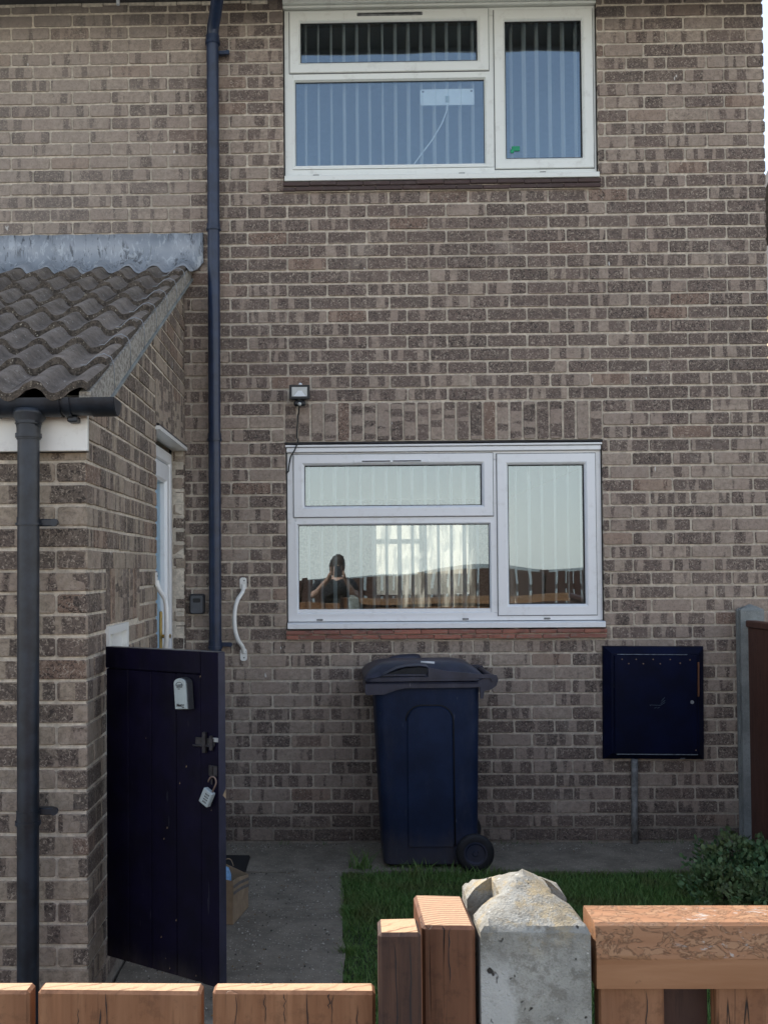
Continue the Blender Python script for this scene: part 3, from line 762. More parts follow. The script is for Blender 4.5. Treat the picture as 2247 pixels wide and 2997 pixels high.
# things fixed inside the upper window
ae = empty('flat_aerial', (.657, .075, 4.211), label='flat white rectangular aerial stuck inside the upper window with its lead', cat='aerial')
m = MB(); loft(m, [[(x_, y_, z_) for x_, z_ in rrect(-.155, .155, 0, .093, .008, 3)] for y_ in (0, .008)]); m.build('panel', M['white_plastic'], ae)
m = MB(); m.box(-.012, .010, -.002, -.0005, .014, .052); m.build('connector', M['grey_plastic'], ae, fix=False)
m = MB(); 
for sx in (-.140, .138): m.box(sx - .006, sx + .006, -.002, -.0005, .074, .084)
m.build('suction_pad', M['grey_conduit'], ae, fix=False)
m = MB(); m.tube([(0, .002, 0), (-.004, .004, -.03), (-.03, .006, -.10), (-.09, .01, -.20), (-.16, .012, -.29), (-.225, .012, -.38)], .0038, 8); m.build('lead', M['white_plastic'], ae, smooth=True)
m = MB(); m.bbox(1.018, 1.064, .043, .0475, 3.926, 3.954, .002); m.bbox(1.010, 1.03, .0425, .0473, 3.915, 3.936, .002)
tag(m.build('green_clip', M['green'], fix=False), 'small green plastic clip at the bottom left of the upper right pane', 'clip')

# ------------------------------------------------------------------ porch extension
porch = empty('porch', (-.853, -2.415, 0), label='lean to brick porch with grey brown pantile roof left of the path', cat='porch')
PX, PY = -.853, -2.415
inv = Matrix.Translation((.853, 2.415, 0))
def P(o): o.matrix_basis = inv @ o.matrix_basis; return o       # children are built in world metres
PR = empty('side_wall', (0, 0, 0)); bpy.data.objects.remove(PR)
line = lambda y: 3.205 + .462 * y                               # underside of the verge
D0, D1, DZ = -.98, -.035, 2.235
C0, C1, CZ0, CZ1 = -2.107, -1.72, .86, 1.335
sw = MB(); xi = PX - .006
def wallbox(y0, y1, z0, z1=None):
    if z1 is None:
        sw.prism([(y0, z0), (y1, z0), (y1, line(y1) + .03), (y0, line(y0) + .03)], xi - .24, xi, 'x')
    else: sw.box(xi - .24, xi, y0, y1, z0, z1)
wallbox(PY + .006, C0, -.1); wallbox(C0, C1, -.1, CZ0); wallbox(C0, C1, CZ1); wallbox(C1, D0, -.1); wallbox(D0, D1, DZ); wallbox(D1, -.001, -.1)
side = P(sw.build('side_wall', M['porch_mortar'], porch))
ZP = .045
js = lambda k: (PY + (.220 if k % 2 == 0 else .1075))
sb = lay(PY, -.002, ZP, 41, js, [(D0, D1, 0, 2.245), (D0 - .01, D1 + .03, 2.25, 2.465), (C0, C1, CZ0, 1.34), (-2.098, -1.428, 1.34, 1.557)], pitch=.2235)
sb = [b for b in sb if b[1] - .035 < line(b[0] + b[2] / 2) + .02]
sb += soldiers(-2.096, -1.430, 1.448, 9) + soldiers(-.985, -.012, 2.358, 13)
sb = [(x, z, L, u) for (x, z, L, u) in sb]
put_bricks(sb, PX, '+x', M['porch_brick'], side, lambda y, z: (0 if z > .75 else (1 if y < -2 else 4)) + abs(z - 1.9) * .2, 215, clip=line)
for ch in side.children: ch.matrix_basis = Matrix.Translation((0, 0, 0)) @ ch.matrix_basis
fwp = MB(); fwp.box(-4.0, PX - .246, PY + .006, PY + .24, -.1, 2.17); fwp.box(PX - .246, PX - .007, PY + .0065, PY + .012, -.1, 2.10)
front = P(fwp.build('porch_front_wall', M['porch_mortar'], porch, fix=False))
jf = lambda k: (PX - (.1075 if k % 2 == 0 else .220)) - 20 * .2235
fb = lay(-3.2, PX - .0, ZP, 27, jf, pitch=.2235)
def fix_corner(b):
    x, z, L, u = b
    if x + L / 2 > PX - .004: return (x - .0022, z, L - .0045, u)      # leave the side bricks their own corner
    return b
fb = [fix_corner(b) for b in fb]
put_bricks(fb, PY, '-y', M['porch_brick'], front, lambda x, z: abs(x + .95), 85)
# far jamb of the door recess
jb = MB(); jb.box(PX - .10, PX - .003, -.030, -.0025, .0, 2.235); P(jb.build('door_jamb', M['mortar'], porch, fix=False))
jm = [((PX - .037), ZP + .0375 + k * .075, .058 + (.006 if k % 2 else 0), False) for k in range(29)]
fake = empty('jamb_bricks'); bpy.data.objects.remove(fake)
for (x, z, L, u) in jm:
    o = bpy.data.objects.new('brick', brick_me(L, R.randrange(5), M['porch_brick'])); COL.objects.link(o); o.parent = porch
    o.matrix_basis = inv @ Matrix.Translation((x, -.036, z))
P(MB().box(PX - .085, PX - .072, -.045, -.028, 0, 2.23).build('sealant', M['black_rubber'], porch, fix=False))
# front door and its frame
dr = empty('front_door', (0, 0, 0)); dr.parent = porch; dr.matrix_basis = inv
q = MB()
def yring(mb, y0, y1, z0, z1, prof, mi=0):
    vs = []
    for i, x in prof: vs += [(x, y0 + i, z0 + i), (x, y1 - i, z0 + i), (x, y1 - i, z1 - i), (x, y0 + i, z1 - i)]
    fs = []
    for k in range(len(prof) - 1):
        for j in range(4): fs.append((k * 4 + j, k * 4 + (j + 1) % 4, k * 4 + 4 + (j + 1) % 4, k * 4 + 4 + j))
    mb.add(vs, fs, mi)
yring(q, D0, -.062, .03, 2.19, [(0, PX - .15), (0, PX - .068), (.055, PX - .068), (.062, PX - .078), (.062, PX - .15)]); q.build('door_frame', M['upvc'], dr)
q = MB(); yring(q, D0 + .064, -.128, .10, 2.12, [(0, PX - .13), (0, PX - .074), (.006, PX - .070), (.085, PX - .070), (.10, PX - .084), (.10, PX - .13)])
q.box(PX - .12, PX - .078, D0 + .16, -.225, .95, 1.10); q.build('door_leaf', M['upvc'], dr)
q = MB(); q.box(PX - .112, PX - .106, D0 + .15, -.215, 1.10, 2.03); q.build('pane', M['glass'], dr, fix=False)
q = MB(); q.box(PX - .113, PX - .105, D0 + .15, -.215, .18, .95); q.build('lower_panel', M['upvc'], dr, fix=False)
q = MB(); q.bbox(PX - .070, PX - .058, -.50, -.465, 1.02, 1.33, .003); q.build('lock_plate', M['brass'], dr, fix=False)
q = MB(); q.tube([(PX - .06, -.48, 1.20), (PX - .02, -.48, 1.20), (PX - .012, -.48, 1.20)], .010, 10); q.tube([(PX - .018, -.485, 1.20), (PX - .018, -.58, 1.198)], .009, 10); q.build('handle', M['brass'], dr, smooth=True)
P(MB().box(PX - .09, PX + .012, D0, D1 + .02, 2.2365, 2.246).build('door_lintel', M['dark_metal'], porch, fix=False))
P(MB().box(PX - .07, PX + .016, D0, D1 + .01, 2.216, 2.2345).build('door_head_trim', M['white_paint'], porch, fix=False))
P(MB().box(PX - .20, PX - .01, D0, D1, -.05, .03).build('threshold', M['post2'], porch, fix=False))
P(MB().box(PX - .9, PX - .55, -1.6, -.1, .0, 2.3).build('hall_wall', M['interior'], porch, fix=False))
# meter cupboard in the side wall
mc = empty('meter_cupboard', (0, 0, 0)); mc.parent = porch; mc.matrix_basis = inv; mc['label'] = 'white meter cupboard let into the porch side wall'
q = MB(); yring(q, C0, C1 - .0, CZ0, CZ1, [(0, PX - .06), (0, PX + .008), (.030, PX + .008), (.034, PX - .012), (.034, PX - .06)]); q.build('frame', M['white_paint'], mc)
q = MB(); q.box(PX - .03, PX - .012, C0 + .034, C1 - .034, CZ0 + .034, CZ1 - .034); q.box(PX - .013, PX - .004, -1.985, -1.965, CZ0 + .034, CZ1 - .034); q.build('cupboard_door', M['white_paint'], mc, fix=False)

# pantile roof
rf = MB(); ang = math.atan(.448)
base = lambda y: 3.277 + .448 * y                               # mean of the tile wave, upper face
rf.prism([(-2.50, base(-2.50) - .075), (-.001, base(0) - .075), (-.001, base(0) - .055), (-2.50, base(-2.50) - .055)], -4.0, -.86, 'x')
roof = P(rf.build('roof', M['black'], porch))
def prof(u):                                                    # one wave, u in 0..1, crest at 1
    if u < .62: h = -math.cos(math.pi * u / .62)
    else: h = math.cos(math.pi * (u - .62) / .38)
    return math.copysign(abs(h) ** .8, h)
NW = 16; TW = .3030; PIT = TW / 2; EXP = .3045; TL = .385
def tile_mesh(var, cut=False):
    r = random.Random(var); vs = []; xs = [i / NW for i in range(2 * NW + 1 - (int(NW * .28) if cut else 0))]
    th = .026
    for (ly, rise) in ((0, .027), (TL / 2, .013), (TL, -.002)):
        for top in (1, 0):
            for u in xs:
                h = .021 * prof(u % 1.0 if u % 1.0 or u == 0 else (0 if u < 2 else 0.0)) if True else 0
                vs.append((u * PIT, ly * math.cos(ang), ly * math.sin(ang) + rise + h - (0 if top else th) + r.uniform(-.0013, .0013)))
    n = len(xs); fs = []; mi = []
    for s_ in range(2):
        a = s_ * 2 * n; b = (s_ + 1) * 2 * n
        for k in range(n - 1):
            fs.append((a + k, a + k + 1, b + k + 1, b + k)); mi.append(0)
            fs.append((a + n + k, b + n + k, b + n + k + 1, a + n + k + 1)); mi.append(0)
        fs.append((a, b, b + n, a + n)); mi.append(1); fs.append((a + n - 1, a + 2 * n - 1, b + 2 * n - 1, b + n - 1)); mi.append(1)
    for k in range(n - 1): fs.append((k, n + k, n + k + 1, k + 1)); mi.append(1)
    me = bpy.data.meshes.new('tile'); me.from_pydata(vs, [], fs); me.materials.append(M['tile']); me.materials.append(M['tile_edge'])
    me.polygons.foreach_set('material_index', mi); me.polygons.foreach_set('use_smooth', [True] * len(fs)); me.set_sharp_from_angle(angle=math.radians(50)); me.update(); return me
tms = [tile_mesh(i) for i in range(5)]; tcut = [tile_mesh(i + 9, True) for i in range(3)]
XT1 = -.818 + .036                                              # right hand edge of the roof
Y_E = -2.565
for row in range(8):
    for c in range(8):
        o = bpy.data.objects.new('tile', tms[R.randrange(5)] if c else tcut[R.randrange(3)]); COL.objects.link(o); o.parent = roof
        y = Y_E + row * EXP * .912 / .912
        x = XT1 - (c + 1) * TW
        o.location = (x + R.uniform(-.002, .002), y + R.uniform(-.004, .004), base(y) + R.uniform(-.002, .002)); o.rotation_euler = (0, 0, R.uniform(-.006, .006))
# verge mortar and edge strip
m = MB(); m.prism([(-2.505, 2.045 + .075), (-2.27, 2.150), (0, 3.203), (0, base(0) + .0), (-2.54, base(-2.54) + .0), (-2.54, 2.10)], -.850, -.812, 'x'); P(m.build('verge', M['verge'], porch))
m = MB(); m.prism([(-2.27, 2.140), (0, 3.193), (0, 3.205), (-2.27, 2.152)], -.852, -.804, 'x'); P(m.build('verge_strip', M['post2'], porch))
for row in range(7):
    y = Y_E + (row + 1) * EXP - .03; z = base(y) + .055; q = MB()
    q.tube([(-.905, y, z - .030), (-.885, y, z - .030), (-.865, y, z - .012), (-.845, y, z + .004), (-.820, y, z + .010), (-.796, y + .004, z - .002), (-.787, y + .012, z - .030), (-.789, y + .03, z - .115)], .0017, 6)
    P(q.build('verge_clip', M['light_metal'], porch, smooth=True))
# fascia and gutter of the porch
m = MB(); m.bbox(-4.0, -.843, -2.452, -2.430, 1.952, 2.090, .002); m.bbox(-.925, -.845, -2.4505, -2.430, 2.092, 2.143, .002); P(m.build('fascia', M['white_paint'], porch, fix=False))
m = MB(); m.box(-4.0, -.846, -2.43, -2.4155, 1.95, 2.10); P(m.build('fascia_backing', M['black'], porch, fix=False))
# lead flashing
m = MB(); xs = np.arange(-3.2, -.735, .0126); vs = []
def wave(x): 
    u = ((x - (XT1 - 8 * TW)) / PIT) % 1.0
    return .021 * prof(u)
rows = []
for x in xs:
    d = max(0, (x - (-.80)) / .065)
    drop = 3.24 + (.03 * d * d if d > 0 else 0)
    w_ = wave(x) if x < -.79 else 0
    col = [(x, -.005, 3.462 + .002 * math.sin(x * 40)), (x, -.007 - .002 * math.sin(x * 23), 3.38), (x, -.012, 3.315)]
    if x < -.79: col += [(x, -.05, base(-.05) + w_ + .014), (x, -.14, base(-.14) + w_ * 1.02 + .014), (x, -.175 + .006 * math.sin(x * 57), base(-.175) + w_ + .012)]
    else: col += [(x, -.012, 3.28 + .2 * (x + .79)), (x, -.012, 3.25 + .9 * (x + .79)), (x, -.011, 3.238 + 1.1 * (x + .79))]
    rows.append(col)
n = 6; vs = [p for c in rows for p in c]
fs = [(i * n + k, (i + 1) * n + k, (i + 1) * n + k + 1, i * n + k + 1) for i in range(len(rows) - 1) for k in range(n - 1)]
m.add(vs, fs); fl = P(m.build('flashing', M['lead'], porch, smooth=True, fix=False)); md = fl.modifiers.new('thick', 'SOLIDIFY'); md.thickness = .003; md.offset = 0

gt = empty('gutter', (-.736, -2.50, 2.09), label='short black gutter with a T outlet under the porch tiles', cat='gutter')
q = MB(); n = 13
def halfround(x0, x1, r, th=.003):
    vs = []
    for x in (x0, x1):
        for rr in (r, r - th):
            for k in range(n):
                a = math.pi + math.pi * k / (n - 1); vs.append((x, rr * math.cos(a), rr * math.sin(a) * .95 + .028))
    fs = []
    for k in range(n - 1):
        fs += [(k, k + 1, 2 * n + k + 1, 2 * n + k), (n + k, 3 * n + k, 3 * n + k + 1, n + k + 1)]
    fs += [(0, 2 * n, 3 * n, n), (n - 1, 2 * n - 1, 4 * n - 1, 3 * n - 1)]
    fs += [tuple(k for k in list(range(n)) + list(range(2 * n - 1, n - 1, -1))), tuple(2 * n + k for k in list(range(n)) + list(range(2 * n - 1, n - 1, -1)))[::-1]]
    q.add(vs, fs)
halfround(-3.2, 0, .056); q.build('channel', M['pipe_worn'], gt, smooth=50)
q = MB(); halfround(-.075, .003, .060, .004); loft(q, [[(x_, .058 * math.cos(math.pi + math.pi * k / 12), .055 * math.sin(math.pi + math.pi * k / 12) + .028) for k in range(13)] for x_ in (.0005, .006)]); q.build('end_cap', M['pipe_worn'], gt, smooth=40)
q = MB(); halfround(-.167, -.145, .062, .005); halfround(-.19, -.178, .061, .004); q.build('bracket', M['pipe_worn'], gt, smooth=50)
q = MB(); q.bbox(-.165, -.130, .0, .05, -.045, -.025, .004); q.build('bracket_arm', M['pipe_worn'], gt, fix=False)
q = MB(); halfround(-.40, -.185, .0605, .004); halfround(-.405, -.390, .0635, .004)
q.build('tee', M['pipe_worn'], gt, smooth=50)
q = MB(); q.tube([(-.290, -.005, -.015), (-.290, -.008, -.030), (-.290, -.012, -.046), (-.290, -.015, -.075)], [.060, .054, .044, .039], 20); q.build('outlet', M['pipe_worn'], gt, smooth=True)

def downpipe(name, pts, r, rings, mat, label, knobs=()):
    d = empty(name, pts[-1], label=label, cat='drainpipe'); L = Vector(pts[-1])
    q = MB(); q.tube([Vector(p) - L for p in pts], r, 20); q.build('pipe', mat, d, smooth=40)
    for (x, y, z, rr, h) in rings:
        q = MB(); q.tube([(x - L.x, y - L.y, z - L.z), (x - L.x, y - L.y, z - L.z + h)], rr, 20); 
        q.tube([(x - L.x, y - L.y, z - L.z + h * .1), (x - L.x, y - L.y, z - L.z + h * .35)], rr + .004, 20); q.build('collar', mat, d, smooth=40)
    for (x, y, z) in knobs:
        q = MB(); q.bbox(x - L.x - .012, x - L.x + .045, y - L.y + .0, y - L.y + .03, z - L.z - .012, z - L.z + .012, .003)
        q.tube([(x - L.x + .048, y - L.y + .015, z - L.z), (x - L.x + .048, y - L.y - .004, z - L.z)], .013, 10); q.build('clip', mat, d, smooth=40)
    return d
downpipe('drainpipe', [(-1.026, -2.515, 2.05), (-1.028, -2.515, 1.2), (-1.030, -2.515, .02)], .0365,
         [(-1.026, -2.515, 2.035, .041, .012), (-1.026, -2.515, 1.985, .040, .055), (-1.027, -2.515, 1.695, .0385, .03), (-1.029, -2.515, .70, .0385, .05)],
         M['pipe_worn'], 'thick black drainpipe down the front of the porch wall', [(-.992, -2.505, 1.707), (-.994, -2.505, .745)])
downpipe('drainpipe', [(-.575, -.46, 4.84), (-.588, -.40, 4.80), (-.655, -.13, 4.655), (-.675, -.075, 4.61), (-.679, -.062, 4.56), (-.679, -.060, 3.0), (-.682, -.060, .02)], .0345,
         [(-.679, -.060, 4.515, .0385, .055), (-.6795, -.060, 3.455, .0375, .04), (-.680, -.060, 2.265, .0375, .045), (-.6815, -.060, 1.10, .0375, .05)],
         M['pipe'], 'tall dark blue drainpipe running down the house wall beside the windows', [(-.645, -.05, 4.48), (-.648, -.05, 1.125)])
m = MB(); m.tube([(-1.222, -.03, 4.772), (-1.222, -.028, 4.83)], .0105, 14); tag(m.build('overflow_pipe', M['white_plastic'], smooth=40), 'white overflow pipe stub poking down from the eaves', 'pipe')

# ------------------------------------------------------------------ fittings on the walls
def bent(pts, n=8):
    out = []
    P_ = [Vector(p) for p in pts]; P_ = [P_[0]] + P_ + [P_[-1]]
    for i in range(1, len(P_) - 2):
        for k in range(n):
            t_ = k / n; a, b, c, d = P_[i - 1:i + 3]
            out.append(.5 * ((2 * b) + (-a + c) * t_ + (2 * a - 5 * b + 4 * c - d) * t_ ** 2 + (-a + 3 * b - 3 * c + d) * t_ ** 3))
    out.append(P_[-2]); return out
def grab_rail(loc, rot, label):
    g_ = empty('grab_rail', loc, rot, label, 'handrail', 'white grab rails either side of the drainpipe')
    q = MB(); q.tube(bent([(.012, -.006, .415), (.008, -.016, .375), (-.020, -.050, .325), (-.034, -.058, .26), (-.034, -.058, .17), (-.018, -.050, .105), (.004, -.018, .062), (.008, -.006, .03)]), .0115, 12); q.build('bar', M['white_paint'], g_, smooth=True)
    for z in (.385, -.015):
        p = MB(); loft(p, [[(x_, y_, z_) for x_, z_ in rrect(-.008 if z > .1 else -.012, .030 if z > .1 else .026, z, z + .070, .014, 4)] for y_ in (-.007, -.0005)]); p.build('fixing_plate', M['white_paint'], g_)
        for dz in (.018, .052):
            s_ = MB(); s_.tube([(.006 + dz * .2, -.0085, z + dz), (.006 + dz * .2, -.006, z + dz)], .0042, 8); s_.build('screw', M['charcoal2'], g_)
    return g_
grab_rail((-.535, 0, 1.045), (0, math.radians(-.5), 0), 'white bent grab rail on the house wall right of the tall drainpipe')
g2 = grab_rail((-.853, -1.03, 1.08), (0, 0, math.radians(90)), 'white bent grab rail on the porch wall beside the door')
# key safe on the wall
k_ = empty('key_safe', (-.786, 0, 1.295), label='black key safe box on the house wall left of the tall drainpipe', cat='key safe')
q = MB(); loft(q, [[(x_, y_, z_) for x_, z_ in rrect(-.044 + i, .044 - i, i, .115 - i, .014, 4)] for y_, i in ((-.0005, 0), (-.030, .001), (-.036, .006))]); q.build('cover', M['charcoal'], k_, smooth=30)
q = MB(); loft(q, [[(x_, y_, z_) for x_, z_ in rrect(-.034, .032, .006, .103, .012, 4)] for y_ in (-.036, -.043)]); q.build('shutter', M['charcoal2'], k_, smooth=30)
q = MB(); loft(q, [[(x_, y_, z_) for x_, z_ in rrect(-.022, .020, .066, .090, .006, 3)] for y_ in (-.043, -.0445)]); q.build('finger_slot', M['black'], k_)
# floodlight and its cable
fl_ = empty('floodlight', (-.20, 0, 2.455), label='small square black floodlight with motion sensor above the lower window', cat='floodlight')
q = MB(); q.bbox(-.057, .057, -.085, -.050, .040, .120, .006); q.bbox(-.040, .040, -.050, -.028, .05, .11, .006)
q.ring(-.057, .057, .040, .120, [(0, -.085), (.002, -.090), (.011, -.090), (.014, -.084)]); q.build('housing', M['black'], fl_)
q = MB(); q.box(-.043, .043, -.0885, -.0855, .054, .107); q.build('lens', M['lens'], fl_, fix=False)
q = MB(); q.add([(-.034, -.0895, .0545), (.036, -.0895, .0545), (.012, -.0895, .086), (-.008, -.0895, .086)], [(0, 1, 2, 3)]); q.build('reflector', M['white_plastic'], fl_, fix=False)
q = MB(); q.tube([(0, -.03, .075), (0, -.002, .075)], .02, 12); q.bbox(-.030, .030, -.012, -.0005, .045, .105, .004); q.build('bracket', M['black'], fl_, smooth=30)
q = MB(); q.bbox(-.033, .034, -.085, -.045, .003, .033, .008); q.bbox(-.012, .012, -.075, -.055, .030, .045, .003); q.build('sensor', M['black'], fl_, fix=False)
q = MB(); q.tube([(0, -.0855, .012), (0, -.092, .011), (0, -.096, .010)], [.011, .010, .004], 12); q.build('sensor_eye', M['lens'], fl_, smooth=True)
q = MB(); q.tube([(.004, -.070, .118), (.004, -.070, .128), (.004, -.070, .133)], [.011, .010, .004], 12); q.build('top_knob', M['white_plastic'], fl_, smooth=True)
m = MB(); m.tube(bent([(-.204, -.05, 2.460), (-.208, -.012, 2.43), (-.214, -.006, 2.397), (-.219, -.006, 2.30), (-.214, -.007, 2.268), (-.233, -.016, 2.215), (-.255, -.010, 2.179), (-.267, .010, 2.123), (-.270, .022, 2.100), (-.280, .008, 2.092)], 5), .0040, 8)
tag(m.build('cable', M['cable'], smooth=True), 'thin black cable hanging from the floodlight to the window frame', 'cable')

# electricity meter box
mb_ = empty('meter_box', (1.76, 0, .47), rot=(0, math.radians(.6), 0), label='large black meter box with a riveted door low on the house wall', cat='meter box')
q = MB(); q.ring(-.285, .275, 0, .630, [(0, -.0005), (.004, -.022), (.038, -.052), (.052, -.052), (.058, -.046)]); q.build('surround', M['meter'], mb_)
q = MB(); q.bbox(-.232, .224, -.062, -.040, .038, .582, .004); q.build('box_door', M['meter'], mb_, fix=False)
q = MB()
q.box(-.222, .224, -.0645, -.0585, .0335, .0375); q.box(-.215, .17, -.060, -.053, .585, .588); q.box(-.232, -.228, -.058, -.0525, .40, .57); q.bbox(.14, .165, -.030, -.024, .006, .012, .001)
q.build('worn_edge', M['meter_worn'], mb_, fix=False)
for (x_, z_) in ((-.190, .560), (-.112, .560), (-.073, .536), (-.019, .560), (.020, .536), (.075, .560), (.130, .540), (.184, .558), (-.153, .536), (.214, .06)):
    q = MB(); q.tube([(x_, -.0615, z_), (x_, -.064, z_)], .0036, 8); q.build('rivet', M['screw'], mb_)
q = MB(); q.tube([(.194, -.0615, .325), (.194, -.065, .325)], .010, 12); q.build('lock', M['light_metal'], mb_)
q = MB(); q.box(.227, .236, -.060, -.053, .355, .545); q.build('edge_strip', M['brown_post'], mb_, fix=False)
q = MB(); q.add([(.247, -.03, .47), (.262, -.03, .435), (.250, -.03, .385), (.245, -.03, .42)], [(0, 1, 2, 3)]); q.box(.240, .249, -.034, -.028, .39, .47); q.build('torn_label', M['meter_worn'], mb_, fix=False)
q = MB()                                                        # faint scratched emblem on the door
for (a, b) in (((-.038, .308), (.020, .306)), ((.020, .306), (.046, .322)), ((.022, .316), (.046, .334)), ((.024, .328), (.044, .350)), ((-.012, .290), (-.002, .296)), ((.004, .290), (.016, .296)), ((-.038, .308), (-.034, .303))):
    q.tube([(a[0], -.0622, a[1]), (b[0], -.0622, b[1])], .0011, 6)
q.build('emblem', plain('faint blue grey paint', (.07, .10, .14), .6), mb_)
m = MB(); m.tube([(1.645, -.030, .475), (1.646, -.026, .40), (1.643, -.024, .2), (1.641, -.026, .0)], .0185, 14)
tag(m.build('conduit', M['grey_conduit'], smooth=True), 'grey vertical conduit from the meter box down to the concrete', 'pipe')

# ------------------------------------------------------------------ gate
gate = empty('gate', (-.842, -2.185, .155), (0, 0, math.atan2(-.305, .446)), 'narrow near black boarded gate standing open against the porch wall', 'gate')
GW, GH = .536, 1.113
e = [0.0, .113, .225, .343, .458]
for i in range(4):
    q = MB(); q.bbox(e[i] + .0008, e[i + 1] - .0008, .004, .026, .0, GH - .078, .0022); q.build('board', M['navy_paint'], gate, fix=False)
q = MB(); q.bbox(0, .4572, 0, .036, GH - .076, GH, .0025); q.build('top_rail', M['navy_paint'], gate, fix=False)
q = MB(); q.bbox(.4588, GW, 0, .036, 0, GH, .0025); q.build('stile', M['navy_paint'], gate, fix=False)
q = MB(); q.box(GW + .0002, GW + .0016, .0015, .0355, .002, GH - .001); q.build('edge_paint', M['navy_edge'], gate, fix=False)
q = MB(); q.box(.002, GW - .001, .0015, .0355, GH + .0001, GH + .0012); q.build('weathered_top', M['charcoal2'], gate, fix=False)
q = MB(); q.bbox(.0, .45, .026, .036, .12, .20, .002); q.build('ledge', M['navy_paint'], gate, fix=False)
q = MB(); q.bbox(.44, .525, -.006, -.001, .80, .825, .001); q.tube([(.43, -.007, .796), (.52, -.008, .799)], .0035, 8); q.bbox(.475, .490, -.014, -.001, .775, .845, .002); q.bbox(.505, .518, -.012, -.001, .785, .835, .002); q.build('bolt', M['dark_metal'], gate)
q = MB(); q.box(.514, .540, -.006, -.003, .815, .829); q.build('strike_plate', M['light_metal'], gate, fix=False)
q = MB(); q.bbox(.497, .533, -.004, -.0005, .700, .735, .001); q.bbox(.508, .516, -.008, -.004, .672, .733, .002); q.build('hasp', M['dark_metal'], gate, fix=False)
chip = MB(); rc = random.Random(5)
for (x_, z_) in ((.235, 1.06), (.455, 1.03), (.36, .66), (.30, .50), (.285, .46), (.34, .19), (.29, .05), (.43, .02), (.27, .12), (.31, .02), (.39, .72), (.20, .80), (.50, .60), (.505, .585)):
    s_ = rc.uniform(.002, .0045); chip.add([(x_ - s_ * .5, .0030 if x_ < .4572 else -.0008, z_ - s_), (x_ + s_ * .4, .0030 if x_ < .4572 else -.0008, z_ - s_ * .8), (x_ + s_ * .3, .0030 if x_ < .4572 else -.0008, z_ + s_)], [(0, 1, 2)])
chip.add([(GW + .002, .020, .635), (GW + .002, .036, .62), (GW + .002, .036, .655)], [(0, 1, 2)])
chip.build('paint_chip', M['kraft'], gate, fix=False)
# key safe on the gate
gs_m = gate.matrix_basis.copy() if False else (Matrix.Translation(gate.location) @ gate.rotation_euler.to_matrix().to_4x4())
ks = empty('key_safe', label='pale grey key safe screwed to the dark gate', cat='key safe')
ks.matrix_basis = gs_m @ Matrix.Translation((.396, -.0005, .918)) @ Matrix.Diagonal((.84, .85, .92, 1)) @ Matrix.Rotation(math.radians(-4.5), 4, 'Y')
def safe_outline(i):
    pts = [(-.031 + i, i), (.033 - i, i)] + [(.033 - i, .095)]
    for k in range(7): a = math.pi * k / 6; pts.append((.001 + (.032 - i) * math.cos(a), .095 + (.018 - i) * math.sin(a)))
    pts.append((-.031 + i, .095)); return pts
q = MB(); loft(q, [[(x_ + s_, y_, z_) for x_, z_ in safe_outline(i)] for y_, i, s_ in ((0, -.003, .005), (-.027, -.002, .003))]); q.build('case', M['charcoal'], ks)
q = MB(); loft(q, [[(x_, y_, z_) for x_, z_ in safe_outline(i)] for y_, i in ((-.0275, 0), (-.033, .0), (-.035, .002))]); q.build('cover', M['grey_plastic'], ks)
q = MB(); loft(q, [[(x_ , y_, z_) for x_, z_ in [( .020 * math.cos(math.pi * k / 8), .086 + .014 * math.sin(math.pi * k / 8)) for k in range(9)] + [(.018 * math.cos(math.pi * k / 8), .086 + .012 * math.sin(math.pi * k / 8)) for k in range(8, -1, -1)]] for y_ in (-.0352, -.0356)]); q.build('window_outline', M['ink'], ks)
def text(s_, size, loc, parent, mat, name='lettering', rot=0, shear=0, bold=0.0):
    cu = bpy.data.curves.new('t', 'FONT'); cu.body = s_; cu.size = size; cu.align_x = 'CENTER'; cu.shear = shear; cu.offset = bold; cu.extrude = .0002
    to = bpy.data.objects.new('t', cu); COL.objects.link(to); dg = bpy.context.evaluated_depsgraph_get()
    me = bpy.data.meshes.new_from_object(to.evaluated_get(dg)); bpy.data.objects.remove(to)
    me.materials.clear(); me.materials.append(mat); o = bpy.data.objects.new(name, me); COL.objects.link(o); o.parent = parent
    o.matrix_basis = Matrix.Translation(loc) @ Matrix.Rotation(rot, 4, 'Y') @ Matrix.Rotation(math.pi / 2, 4, 'X'); return o
text('Master', .0145, (-.001, -.0355, .010), ks, M['ink'], shear=.2, bold=.0006)
text('Lock', .006, (.014, -.0355, .0045), ks, M['ink'], bold=.0003)
q = MB()
for i in range(4):
    for j in range(2): q.bbox(-.005 + i * .006, -.001 + i * .006, -.0362, -.0352, .079 + j * .007, .084 + j * .007, .0004)
q.bbox(-.013, -.008, -.0362, -.0352, .078, .091, .0006); q.bbox(-.009, .004, -.0362, -.0352, .073, .0755, .0006); q.build('number_wheels', M['ink'], ks, fix=False)
# padlock
pl = empty('padlock', label='silver combination padlock hanging open from the gate hasp', cat='padlock')
pl.matrix_basis = gs_m @ Matrix.Translation((.528, -.009, .690)) @ Matrix.Rotation(math.radians(27), 4, 'Y')
q = MB(); q.bbox(-.021, .021, -.014, .006, -.095, -.040, .003); q.build('lock_body', M['grey_plastic'], pl, fix=False)
q = MB(); q.tube([(.012, -.004, -.042), (.013, -.004, -.012)] + [( -.003 + .016 * math.cos(a), -.004, -.010 + .019 * math.sin(a)) for a in [math.pi * k / 8 for k in range(9)]] + [(-.019, -.004, -.020)], .0026, 8); q.build('shackle', plain('worn brown steel', (.20, .14, .11), .5), pl, smooth=True)
q = MB()
for r_ in range(4):
    for c_ in range(3): q.box(-.004 + c_ * .006, -.0005 + c_ * .006, -.0150, -.0141, -.056 - r_ * .0095, -.0515 - r_ * .0095)
q.build('dial_marks', M['ink'], pl, fix=False)

